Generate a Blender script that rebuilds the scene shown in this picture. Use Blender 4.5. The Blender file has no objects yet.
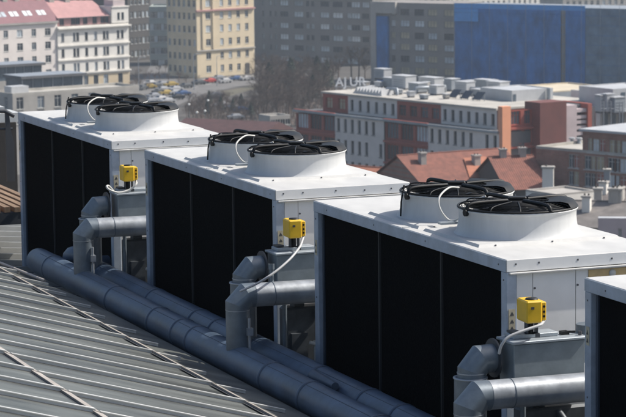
import bpy, math, random
from mathutils import Vector, Matrix
R = math.radians
sin, cos, pi = math.sin, math.cos, math.pi
scene = bpy.context.scene
col = scene.collection
random.seed(7)
EYE = 60.0                      # camera height above the street; the city ground is z = 0

# ------------------------------------------------------------------ camera
PSI, PIT, ROL, F = 0.37464925, 0.1300953, -0.01151515, 2560.096
fw = Vector((sin(PSI)*cos(PIT), cos(PSI)*cos(PIT), -sin(PIT)))
r0 = Vector((cos(PSI), -sin(PSI), 0)); u0 = r0.cross(fw)
rt = r0*cos(ROL)+u0*sin(ROL); up = -r0*sin(ROL)+u0*cos(ROL)
cd = bpy.data.cameras.new('camera'); cam = bpy.data.objects.new('camera', cd); col.objects.link(cam)
M = Matrix.Identity(4)
for i in range(3):
    M[i][0], M[i][1], M[i][2] = rt[i], up[i], -fw[i]
M[2][3] = EYE
cam.matrix_world = M
cd.sensor_width = 36; cd.lens = 36*F/626; cd.clip_start = .5; cd.clip_end = 20000
cd.dof.use_dof = True; cd.dof.focus_distance = 22.5; cd.dof.aperture_fstop = 8.5
scene.camera = cam

def ray(px, py): return fw*F + rt*(px-313) - up*(py-208.5)
def at_z(px, py, z):
    d = ray(px, py); t = (z-EYE)/d.z; return Vector((d.x*t, d.y*t, z))
def at_d(px, py, dist):         # a point at that horizontal distance
    d = ray(px, py); t = dist/math.hypot(d.x, d.y); return Vector((d.x*t, d.y*t, EYE+d.z*t))
def at_plane(px, py, P, n):
    d = ray(px, py); e = Vector((0, 0, EYE)); t = (P-e).dot(n)/d.dot(n); return e+d*t
def horiz(px, py, P, az):       # distance along a wall through P running to azimuth az
    n = Vector((sin(az+pi/2), cos(az+pi/2), 0)); u = Vector((sin(az), cos(az), 0))
    Q = at_plane(px, py, P, n); return (Q-P).dot(u), Q.z

# ------------------------------------------------------------------ materials
MATS = {}
def mat(name, c, rough=.6, metal=0., nz=.12, sc=3., bump=0., bsc=30., spec=.5, coord='Object', streak=False, emis=None):
    if name in MATS: return MATS[name]
    m = bpy.data.materials.new(name); m.use_nodes = True
    nt = m.node_tree; b = nt.nodes['Principled BSDF']; L = nt.links
    b.inputs['Roughness'].default_value = rough; b.inputs['Metallic'].default_value = metal
    b.inputs['Specular IOR Level'].default_value = spec
    tc = nt.nodes.new('ShaderNodeTexCoord'); vec = tc.outputs[coord]
    if streak:
        mp = nt.nodes.new('ShaderNodeMapping'); mp.inputs['Scale'].default_value = streak
        L.new(vec, mp.inputs['Vector']); vec = mp.outputs['Vector']
    n1 = nt.nodes.new('ShaderNodeTexNoise'); n1.inputs['Scale'].default_value = sc
    n1.inputs['Detail'].default_value = 6; n1.inputs['Roughness'].default_value = .65
    L.new(vec, n1.inputs['Vector'])
    rp = nt.nodes.new('ShaderNodeMapRange')
    rp.inputs['From Min'].default_value = .3; rp.inputs['From Max'].default_value = .7
    rp.inputs['To Min'].default_value = 1-nz; rp.inputs['To Max'].default_value = 1+nz*.6
    L.new(n1.outputs['Fac'], rp.inputs['Value'])
    mx = nt.nodes.new('ShaderNodeMix'); mx.data_type = 'RGBA'; mx.blend_type = 'MULTIPLY'
    mx.inputs[0].default_value = 1; mx.inputs[6].default_value = (*c, 1)
    L.new(rp.outputs['Result'], mx.inputs[7]); L.new(mx.outputs[2], b.inputs['Base Color'])
    rr = nt.nodes.new('ShaderNodeMapRange')
    rr.inputs['To Min'].default_value = max(.02, rough-.1); rr.inputs['To Max'].default_value = min(1, rough+.12)
    L.new(n1.outputs['Fac'], rr.inputs['Value']); L.new(rr.outputs['Result'], b.inputs['Roughness'])
    if bump:
        n2 = nt.nodes.new('ShaderNodeTexNoise'); n2.inputs['Scale'].default_value = bsc; n2.inputs['Detail'].default_value = 3
        L.new(tc.outputs[coord], n2.inputs['Vector'])
        bp = nt.nodes.new('ShaderNodeBump'); bp.inputs['Strength'].default_value = bump; bp.inputs['Distance'].default_value = .02
        L.new(n2.outputs['Fac'], bp.inputs['Height']); L.new(bp.outputs['Normal'], b.inputs['Normal'])
    MATS[name] = m; return m

def brick_mat(name, c, c2, mortar, scale=1.0, bw=.5, bh=.25):
    m = mat(name, c, .85, nz=.25, sc=.6); nt = m.node_tree; L = nt.links; b = nt.nodes['Principled BSDF']
    tc = nt.nodes['Texture Coordinate']
    br = nt.nodes.new('ShaderNodeTexBrick'); br.inputs['Scale'].default_value = scale
    br.inputs['Color1'].default_value = (*c, 1); br.inputs['Color2'].default_value = (*c2, 1); br.inputs['Mortar'].default_value = (*mortar, 1)
    br.inputs['Mortar Size'].default_value = .03; br.inputs['Brick Width'].default_value = bw; br.inputs['Row Height'].default_value = bh
    mp = nt.nodes.new('ShaderNodeMapping'); mp.inputs['Rotation'].default_value = (R(90), 0, 0)
    L.new(tc.outputs['Object'], mp.inputs['Vector']); L.new(mp.outputs['Vector'], br.inputs['Vector'])
    mx = [n for n in nt.nodes if n.type == 'MIX'][0]
    L.new(br.outputs['Color'], mx.inputs[6]); return m

white   = mat('white_powder_coat', (.52, .52, .505), .5, nz=.10, sc=3.5, bump=.16, bsc=5, streak=(1.6, .7, .6), spec=.35)
frame_m = mat('blue_grey_frame_paint', (.36, .42, .50), .45, nz=.22, sc=6)
endw    = mat('pale_grey_end_panel', (.76, .765, .755), .45, nz=.08, sc=3, bump=.06, bsc=8)
seam_shade_m  = mat('dark_seam_and_shade', (.06, .065, .07), .7)  # dark joints and marks, also the painted shade at the rib feet
bolt_m  = mat('bolt_steel', (.12, .12, .13), .4, .6)
cowl_m  = mat('cowl_white', (.54, .55, .55), .5, nz=.09, sc=4, streak=(2, 2, .5), spec=.35)
black   = mat('black_plastic', (.008, .009, .010), .5, spec=.3, nz=.3, sc=8)
blackm  = mat('black_blade', (.010, .011, .012), .5, spec=.3, nz=.3, sc=6)
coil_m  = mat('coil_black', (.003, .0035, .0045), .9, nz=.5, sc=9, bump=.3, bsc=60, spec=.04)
mull_m  = mat('mullion_dark_grey', (.035, .037, .040), .7, spec=.2)
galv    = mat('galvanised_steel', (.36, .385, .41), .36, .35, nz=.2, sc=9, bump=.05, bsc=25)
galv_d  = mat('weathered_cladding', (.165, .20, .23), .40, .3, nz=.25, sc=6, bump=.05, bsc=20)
lid_m   = mat('cabinet_lid', (.34, .38, .41), .45, .3, nz=.18, sc=8)
cab_m   = mat('cabinet_grey', (.21, .25, .275), .48, .25, nz=.22, sc=5, bump=.04, bsc=20)
pump_m  = mat('pump_dark', (.075, .085, .095), .5, .3, nz=.35, sc=9)
pipe_m  = mat('blue_grey_pipe_jacket', (.085, .122, .175), .42, .0, nz=.42, sc=2.6, bump=.25, bsc=5)
joint_m = mat('pipe_joint_band', (.08, .105, .14), .5, .0, nz=.25, sc=8)
yellow  = mat('yellow_enamel', (.74, .46, .02), .4, nz=.1, sc=12)
brass   = mat('dull_rust', (.30, .16, .08), .6, .3)
cable_w = mat('white_cable', (.52, .52, .49), .45, nz=.05)
sticker = mat('tan_sticker', (.55, .40, .19), .5, nz=.15, sc=15)
stick_y = mat('warning_label', (.46, .42, .31), .5, nz=.2, sc=30)
roof_m  = mat('standing_seam_zinc', (.135, .142, .130), .36, .2, nz=.6, sc=1.3, bump=.18, bsc=3, streak=(.5, 2.2, 1))
rib_m   = mat('seam_cap_zinc', (.70, .70, .67), .4, .2, nz=.15, sc=4)
rib_t   = mat('joint_strip', (.42, .38, .34), .45, .2, nz=.25, sc=4)
deck_m  = mat('roof_deck_felt', (.06, .062, .065), .85, nz=.3, sc=2, bump=.3)
wood_m  = mat('orange_weathered_plank', (.22, .145, .09), .75, nz=.4, sc=3, streak=(6, .5, 1))
steel_d = mat('dark_painted_steel', (.05, .056, .065), .5, .2, nz=.2)
glass_m = mat('window_glass', (.035, .045, .06), .12, nz=.5, sc=.4)
glass_b = mat('blind_window', (.46, .52, .56), .3, nz=.3, sc=.6)
glass_y = mat('curtained_window', (.44, .38, .26), .4, nz=.3, sc=.6)
glass_w = mat('white_curtain_window', (.62, .66, .68), .4, nz=.2, sc=.6)
wframe  = mat('window_frame_paint', (.55, .55, .52), .5)
wframe_d= mat('window_frame_dark', (.12, .12, .12), .5)

# ------------------------------------------------------------------ mesh building
class MB:
    def __init__(s): s.v = []; s.f = []; s.m = []; s.sm = []; s.mats = []
    def mi(s, m):
        if m not in s.mats: s.mats.append(m)
        return s.mats.index(m)
    def add(s, vs, fs, m, smooth=False):
        k = len(s.v); s.v += [tuple(v) for v in vs]; i = s.mi(m)
        for f in fs: s.f.append(tuple(k+a for a in f)); s.m.append(i); s.sm.append(smooth)
        return s
    def box(s, x0, x1, y0, y1, z0, z1, m, T=None, bev=0):
        if bev:
            b = bev; vs = []
            for z, i in ((z0, b), (z0+b, 0), (z1-b, 0), (z1, b)):
                X0, X1, Y0, Y1 = x0+i, x1-i, y0+i, y1-i; c = b if i == 0 else b*.4
                vs += [(X0+c, Y0, z), (X1-c, Y0, z), (X1, Y0+c, z), (X1, Y1-c, z), (X1-c, Y1, z), (X0+c, Y1, z), (X0, Y1-c, z), (X0, Y0+c, z)]
            fs = [tuple(range(7, -1, -1)), tuple(range(24, 32))]
            for r in range(3):
                for j in range(8):
                    a = r*8+j; bb = r*8+(j+1) % 8; fs.append((a, bb, bb+8, a+8))
        else:
            vs = [(x0, y0, z0), (x1, y0, z0), (x1, y1, z0), (x0, y1, z0), (x0, y0, z1), (x1, y0, z1), (x1, y1, z1), (x0, y1, z1)]
            fs = [(3, 2, 1, 0), (4, 5, 6, 7), (0, 1, 5, 4), (1, 2, 6, 5), (2, 3, 7, 6), (3, 0, 4, 7)]
        if T is not None: vs = [T @ Vector(v) for v in vs]
        return s.add(vs, fs, m)
    def tube(s, pts, rad, m, n=12, caps=True, closed=False):
        pts = [Vector(p) for p in pts]; N = len(pts); rings = []
        rads = rad if isinstance(rad, (list, tuple)) else [rad]*N
        prev = None
        for i, p in enumerate(pts):
            a = pts[(i-1) % N] if (i or closed) else p; b = pts[(i+1) % N] if (i < N-1 or closed) else p
            t1 = (p-a).normalized() if (p-a).length > 1e-9 else None; t2 = (b-p).normalized() if (b-p).length > 1e-9 else None
            t = ((t1 or t2)+(t2 or t1)).normalized()
            if prev is None:
                ref = Vector((0, 0, 1)) if abs(t.z) < .9 else Vector((0, 1, 0)); x = t.cross(ref).normalized()
            else:
                x = (prev-t*prev.dot(t)).normalized()
            prev = x; y = t.cross(x)
            k = 1.
            sc = 1./max(.3, math.sqrt((1+(t1 or t).dot(t2 or t))/2)) if (t1 and t2) else 1.
            # widen along the bend so mitred elbows keep their gauge
            bend = ((t2 or t)-(t1 or t)); bend = bend.normalized() if bend.length > 1e-6 else None
            ring = []
            for j in range(n):
                o = (x*cos(2*pi*j/n)+y*sin(2*pi*j/n))*rads[i]
                if bend is not None: o = o+bend*(o.dot(bend)*(sc-1))
                ring.append(p+o)
            rings.append(ring)
        vs = [v for r in rings for v in r]; fs = []
        for i in range(N if closed else N-1):
            for j in range(n):
                a = i*n+j; b = i*n+(j+1) % n; c = ((i+1) % N)*n+(j+1) % n; d = ((i+1) % N)*n+j; fs.append((a, b, c, d))
        s.add(vs, fs, m, True)
        if caps and not closed:
            s.add(rings[0], [tuple(range(n-1, -1, -1))], m); s.add(rings[-1], [tuple(range(n))], m)
        return s
    def lathe(s, prof, m, c=(0, 0, 0), n=48, smooth=True):
        vs = []; fs = []
        for r, z in prof:
            for j in range(n): vs.append((c[0]+r*cos(2*pi*j/n), c[1]+r*sin(2*pi*j/n), c[2]+z))
        for i in range(len(prof)-1):
            for j in range(n):
                a = i*n+j; b = i*n+(j+1) % n; fs.append((a, b, b+n, a+n))
        return s.add(vs, fs, m, smooth)
    def miter(s, pts, rad, m, n=28, caps=False):
        a = MB(); a.tube(pts, rad, m, n, caps=False); N = len(pts); V = a.v
        for i in range(N-1):
            s.add(V[i*n:(i+2)*n], [(j, (j+1) % n, (j+1) % n+n, j+n) for j in range(n)], m, True)
        if caps: s.add(V[:n], [tuple(range(n-1, -1, -1))], m); s.add(V[-n:], [tuple(range(n))], m)
        return s
    def build(s, name, parent=None, loc=(0, 0, 0)):
        me = bpy.data.meshes.new(name); me.from_pydata(s.v, [], s.f)
        for m in s.mats: me.materials.append(m)
        me.polygons.foreach_set('material_index', s.m); me.polygons.foreach_set('use_smooth', s.sm); me.update()
        o = bpy.data.objects.new(name, me); col.objects.link(o); o.location = loc
        if parent is not None: o.parent = parent
        return o
def tag(o, label=None, cat=None, group=None, kind=None):
    if label: o['label'] = label
    if cat: o['category'] = cat
    if group: o['group'] = group
    if kind: o['kind'] = kind
    return o
def thing(name, label, cat, loc=(0, 0, 0), rz=0, group=None):
    o = bpy.data.objects.new(name, None); col.objects.link(o); o.location = loc; o.rotation_euler = (0, 0, rz); o.empty_display_size = .3
    return tag(o, label, cat, group)
def copy_tree(o, parent=None):
    c = o.copy(); col.objects.link(c); c.parent = parent
    for ch in list(o.children): copy_tree(ch, c)
    return c
def smoothpath(pts, k=6):
    pts = [Vector(p) for p in pts]; out = []
    P = [2*pts[0]-pts[1]]+pts+[2*pts[-1]-pts[-2]]
    for i in range(1, len(P)-2):
        for j in range(k):
            t = j/k; a, b, c, d = P[i-1], P[i], P[i+1], P[i+2]
            out.append(.5*((2*b)+(c-a)*t+(2*a-5*b+4*c-d)*t*t+(3*b-a-3*c+d)*t**3))
    out.append(pts[-1]); return out
Z = lambda z: EYE+z

# ================================================================== NEAR ROOF
def roofz(x): return Z(-4.345-.28*(x-7.1))
near = thing('technical_building', 'own building under the camera with sloping zinc roof and roof deck carrying the cooling units', 'building', (7, 24, 0))
def nb(mb, name): return mb.build(name, near, (-7, -24, 0))
# deck
mb = MB(); mb.box(7.72, 10.6, 6, 44, Z(-6.0), Z(-5.22), deck_m); nb(mb, 'roof_deck')
mb = MB(); mb.box(-12, 10.5, 5.6, 44.4, 0, Z(-6.9), mat('near_building_wall', (.4, .38, .34), .8)); nb(mb, 'wall')
# sloping sheet: far edge is cut obliquely
def sheet(poly, m, th=.03, name='roof_sheet'):
    mb = MB(); n = len(poly)
    top = [(x, y, roofz(x)) for x, y in poly]; bot = [(x, y, roofz(x)-th) for x, y in poly]
    fs = [tuple(range(n)), tuple(range(2*n-1, n-1, -1))]+[(i, i+n, (i+1) % n+n, (i+1) % n) for i in range(n)]
    mb.add(top+bot, fs, m); return nb(mb, name)
XE = 7.70
def yfar(x): return 28.57+(x-7.34)*(-8.6)     # oblique far hip
sheet([(2.0, 6), (5.08, 6), (5.08, 29.6), (2.0, 29.6)], roof_m)
def step(poly, dz, m):
    mb = MB(); n = len(poly); top = [(x, y, roofz(x)+dz) for x, y in poly]; bot = [(x, y, roofz(x)+dz-.03) for x, y in poly]
    mb.add(top+bot, [tuple(range(n)), tuple(range(2*n-1, n-1, -1))]+[(i, i+n, (i+1) % n+n, (i+1) % n) for i in range(n)], m); nb(mb, 'roof_sheet')
step([(5.081, 6), (7.10, 6), (7.10, 28.9), (5.081, 29.6)], -.012, roof_m)
step([(7.101, 6), (XE, 6), (XE, 26.4), (7.50, 27.2), (7.101, 28.9)], -.024, roof_m)
# standing seams: ribs with fold, as one part each (nearest first)
ys = [17.16+.82*k for k in range(-11, 15)]
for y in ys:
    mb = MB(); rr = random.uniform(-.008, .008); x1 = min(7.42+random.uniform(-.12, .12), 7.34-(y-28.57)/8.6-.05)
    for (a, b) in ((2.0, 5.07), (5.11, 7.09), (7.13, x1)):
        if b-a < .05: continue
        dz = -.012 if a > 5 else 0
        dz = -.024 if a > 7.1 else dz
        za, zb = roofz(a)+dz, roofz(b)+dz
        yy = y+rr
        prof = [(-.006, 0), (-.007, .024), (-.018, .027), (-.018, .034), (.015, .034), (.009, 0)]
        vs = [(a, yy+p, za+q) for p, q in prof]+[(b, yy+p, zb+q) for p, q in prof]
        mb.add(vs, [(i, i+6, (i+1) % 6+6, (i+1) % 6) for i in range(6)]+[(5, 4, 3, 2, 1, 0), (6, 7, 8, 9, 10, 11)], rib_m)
        mb.add([(a, yy-.03, za+.002), (b, yy-.03, zb+.002), (b, yy-.008, zb+.002), (a, yy-.008, za+.002)], [(0, 1, 2, 3)], seam_shade_m)  # shadow line of the rib, painted as a dark strip at its foot
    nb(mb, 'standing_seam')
# cross joints between the seams
for xj, w in ((5.08, .038), (7.10, .030)):
    for y in ys[:-1]:
        if y > 28: continue
        mb = MB(); a, b = xj-w, xj+w
        vs = []
        for (x, dz) in ((a, -.004), (a, .020), (b, .010), (b, -.03)):
            for yy in (y+.03, y+.79): vs.append((x, yy, roofz(x)+dz))
        mb.add(vs, [(0, 1, 3, 2), (2, 3, 5, 4), (4, 5, 7, 6), (1, 0, 6, 7), (0, 2, 4, 6), (3, 1, 7, 5)], rib_t)
        # open lap below the strip
        mb.add([(a-.030, y+.05, roofz(a-.03)+.0015), (a-.004, y+.05, roofz(a)+.0015), (a-.004, y+.74, roofz(a)+.0015), (a-.030, y+.74, roofz(a-.03)+.0015)], [(0, 1, 2, 3)], seam_shade_m)
        nb(mb, 'joint_strip')
# eaves gutter
mb = MB(); mb.add([(XE, 6, Z(-4.56)), (XE, 25.6, Z(-4.56)), (XE+.04, 25.6, Z(-5.2)), (XE+.04, 6, Z(-5.2))], [(0, 1, 2, 3)], deck_m)
mb.box(XE-.01, XE+.16, 6, 25.6, Z(-4.9), Z(-4.86), rib_t); nb(mb, 'gutter')
# folded hip flashing along the far end
mb = MB()
pa = Vector((7.10, 28.95, roofz(7.1)+.02)); pb = Vector((7.49, 27.2, roofz(7.49)+.01)); pc = Vector((5.0, 30.2, roofz(5)+.04))
mb.tube([pc, pa, pb], .018, rib_t, 8); nb(mb, 'hip_flashing')
# farther ribbed roof, lower
lo = thing('lower_ribbed_roof', 'grey ribbed metal roof behind the far cooling unit at left edge', 'roof', (7, 34, Z(-5.3)))
mb = MB(); far_roof = mat('pale_ribbed_zinc', (.38, .38, .36), .4, .4, nz=.15, sc=2)
def frz(x): return -.08*(x-8.4)+.3
mb.add([(-5, -4.6, frz(2)), (3.6, -4.6, frz(10.6)), (3.6, 3.9, frz(10.6)), (-5, 3.9, frz(2))], [(0, 1, 2, 3)], far_roof)
mb.add([(-5, -4.6, frz(2)), (3.6, -4.6, frz(10.6)), (3.6, -4.6, frz(10.6)-.5), (-5, -4.6, frz(2)-.5)], [(3, 2, 1, 0)], steel_d)
mb.build('roof_sheet', lo)
for k in range(14):
    y = -4.45+.62*k; mb = MB()
    vs = [(-5, y-.03, frz(2)), (-5, y-.02, frz(2)+.07), (-5, y+.03, frz(2)+.07), (-5, y+.04, frz(2)), (3.6, y-.03, frz(10.6)), (3.6, y-.02, frz(10.6)+.07), (3.6, y+.03, frz(10.6)+.07), (3.6, y+.04, frz(10.6))]
    mb.add(vs, [(0, 4, 5, 1), (1, 5, 6, 2), (2, 6, 7, 3), (0, 1, 2, 3), (7, 6, 5, 4)], far_roof); mb.add([(-5, y-.13, frz(2)+.003), (3.6, y-.13, frz(10.6)+.003), (3.6, y-.031, frz(10.6)+.003), (-5, y-.031, frz(2)+.003)], [(0, 1, 2, 3)], seam_shade_m); mb.build('standing_seam', lo)  # dark strip beside each rib is its shadow put in as colour
# timber walkway
wk = thing('timber_walkway', 'sunlit orange brown plank walkway on the roof at the left edge', 'walkway', (7.0, 33.95, Z(-4.25)))
mb = MB(); mb.box(-3, 2.0, -1.9, 2.2, -.22, -.06, steel_d); mb.build('walkway_base', wk)
for x in (-2.2, .2, 1.8):
    for y in (-1.7, 2.0): mb = MB(); mb.box(x-.05, x+.05, y-.05, y+.05, -.95, -.22, steel_d); mb.build('leg', wk)
for k in range(38):
    mb = MB(); x = -2.98+.13*k; h = random.uniform(0, .014); mb.box(x, x+.078, -1.92+random.uniform(-.03, .03), 2.2, -.058, h, wood_m); mb.build('plank', wk)
# dark screened plant room with pale louvres on top
pr = thing('plant_enclosure', 'dark roof enclosure with pale louvred top behind the far cooling unit', 'plant room', (10.4, 49, Z(-6.1)))
mb = MB(); mb.box(-5, 1.9, -2.6, 3, -.5, 1.55, mat('dark_cladding', (.035, .032, .03), .7, nz=.4, sc=2)); mb.build('wall', pr)
for k in range(5):
    mb = MB(); mb.box(-5.1, 2.0, -2.5+k*1.1, -2.5+k*1.1+.75, 1.55, 1.72+.02*k, mat('louvre_pale', (.5, .52, .52), .5)); mb.build('louvre', pr)
for k in range(9):
    mb = MB(); mb.box(-4.6+k*.72, -4.5+k*.72, -2.68, -2.6, -.5, 1.4, steel_d); mb.build('cladding_rib', pr)
# guard rail with plate post
gr = thing('guard_rail', 'dark steel guard rail with broad plate post beside the far cooling unit', 'railing', (8.6, 33, Z(-5.0)))
mb = MB(); mb.tube([(-2.6, .6, 2.02), (0.0, 0, 1.92), (.12, -.03, 1.85)], .028, steel_d, 8); mb.build('top_rail', gr)
mb = MB(); mb.tube([(-2.6, .6, 1.70), (0.10, 0, 1.68)], .018, steel_d, 6); mb.build('middle_rail', gr)
mb = MB()
pl = [(-.03, 1.9), (.07, 1.9), (.10, 1.62), (.16, 1.45), (.14, 0), (-.02, 0), (-.02, 1.5)]
pl = [(.0, .98), (.11, .98), (.11, 1.50), (.07, 1.66), (.05, 1.9), (.0, 1.9)]
n = len(pl); mb.add([(x, -.02, z) for x, z in pl]+[(x, .02, z) for x, z in pl], [tuple(range(n)), tuple(range(2*n-1, n-1, -1))]+[(i, i+n, (i+1) % n+n, (i+1) % n) for i in range(n)], steel_d)
mb.build('post', gr)
mb = MB(); mb.box(-2.05, -1.98, .44, .5, .82, 2.0, steel_d); mb.build('post', gr)

# ================================================================== COOLING UNITS
L_, W_, H_ = 4.064, 1.40, 2.21
FY = (-L_/2+1.234, -L_/2+2.432)
def fan_parts(root, cy):
    zt = H_+.022
    mb = MB()   # raised plinth plate with bevelled rim
    a, a1, b = .665, .615, .548; i = .018; z0, z1 = H_-.001, zt
    for x in (-.46, .05, .52): mb.box(x-.006, x+.006, cy-b+.001, cy-b+.008, z0+.006, z0+.016, bolt_m)
    vs = [(-a1, cy-b, z0), (a, cy-b, z0), (a, cy+b, z0), (-a1, cy+b, z0), (-a1+i, cy-b+i, z1), (a-i, cy-b+i, z1), (a-i, cy+b-i, z1), (-a1+i, cy+b-i, z1)]
    mb.add(vs, [(4, 5, 6, 7), (0, 1, 5, 4), (1, 2, 6, 5), (2, 3, 7, 6), (3, 0, 4, 7)], white); pl = mb.build('fan_plinth', root)
    h = .206
    prof = [(.528, .0005), (.522, .006), (.512, .020), (.503, .040), (.495, .065), (.490, .10), (.487, .14), (.488, h-.02), (.496, h-.008), (.502, h), (.498, h+.008), (.486, h+.008), (.474, h-.01), (.465, h-.06), (.46, .04)]
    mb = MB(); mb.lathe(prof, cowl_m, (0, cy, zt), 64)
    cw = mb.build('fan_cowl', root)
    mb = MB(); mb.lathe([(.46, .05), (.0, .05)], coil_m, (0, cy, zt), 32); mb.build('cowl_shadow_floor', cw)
    # blades
    mb = MB()
    for k in range(7):
        a0 = 2*pi*k/7+.3
        P = []
        for r, da, w in ((.12, 0, .20), (.22, .10, .30), (.32, .22, .34), (.45, .38, .36)):
            for t in (-1, -.33, .33, 1):
                an = a0+da+t*w*(.16/r if r < .2 else .9)
                P.append((r*cos(an), cy+r*sin(an), zt+h+.000+t*.040+.01*(1-t*t)))
        fs = []
        for r in range(3):
            for t in range(3): q = r*4+t; fs.append((q, q+4, q+5, q+1))
        mb.add(P, fs, blackm, True)
    mb.lathe([(0, .02), (.15, .02), (.155, -.09), (0, -.09)], black, (0, cy, zt+h), 24)
    mb.build('fan_blades', root)
    # guard: wire rings and radial arms
    g = zt+h+.010
    mb = MB()
    for r in [.10+.028*k for k in range(14)]:
        hz = .040*(1-(max(0, r-.30)/.18)**2) if r > .30 else .040
        hz = max(.0, hz)
        mb.tube([(r*cos(2*pi*j/40), cy+r*sin(2*pi*j/40), g+hz) for j in range(40)], .0035, black, 5, closed=True)
    mb.tube([(.492*cos(2*pi*j/48), cy+.492*sin(2*pi*j/48), g+.004) for j in range(48)], .011, black, 6, closed=True)
    gd = mb.build('fan_guard', root)
    for k in range(12):
        an = 2*pi*k/12+.12; ca, sa = cos(an), sin(an); big = k % 3 == 0
        pts = [(.10, .045), (.28, .046), (.40, .042), (.46, .03), (.488, .0)] if not big else [(.10, .052), (.30, .055), (.42, .052), (.475, .040), (.492, .008)]
        mb = MB(); mb.tube([(r*ca, cy+r*sa, g+z) for r, z in smoothpath([(q[0], q[1], 0) for q in pts], 3) and [(v.x, v.y) for v in smoothpath([(q[0], q[1], 0) for q in pts], 3)]], .017 if big else .006, black, 8)
        if big and k == 6: mb.tube([(.49*ca, cy+.49*sa, g-.02), (.515*ca, cy+.515*sa, g-.02)], .03, black, 12)
        mb.build('guard_arm', gd)
    # motor with terminal box
    mb = MB(); mb.lathe([(0, .052), (.10, .052), (.12, .042), (.125, -.05), (0, -.05)], black, (0, cy, g), 24); mo = mb.build('fan_motor', root)
    mb = MB(); T = Matrix.Translation((.0, cy, 0)) @ Matrix.Rotation(-.45, 4, 'Z'); mb.box(-.075, .075, -.05, .05, g+.052, g+.080, black, T, .008); mb.build('terminal_box', mo)
    # broad curved cover strip riding on the guard
    mb = MB(); vs = []; fs = []
    for j in range(15):
        an = -.95+1.75*j/14
        for r, z in ((.26, .052), (.40, .060), (.47, .050), (.503, .006)): vs.append((r*cos(an), cy+r*sin(an), g+z))
    for j in range(14):
        for q in range(3): a_ = j*4+q; fs.append((a_, a_+1, a_+5, a_+4))
    mb.add(vs, fs, black, True); mb.build('guard_hood', gd)

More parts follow.
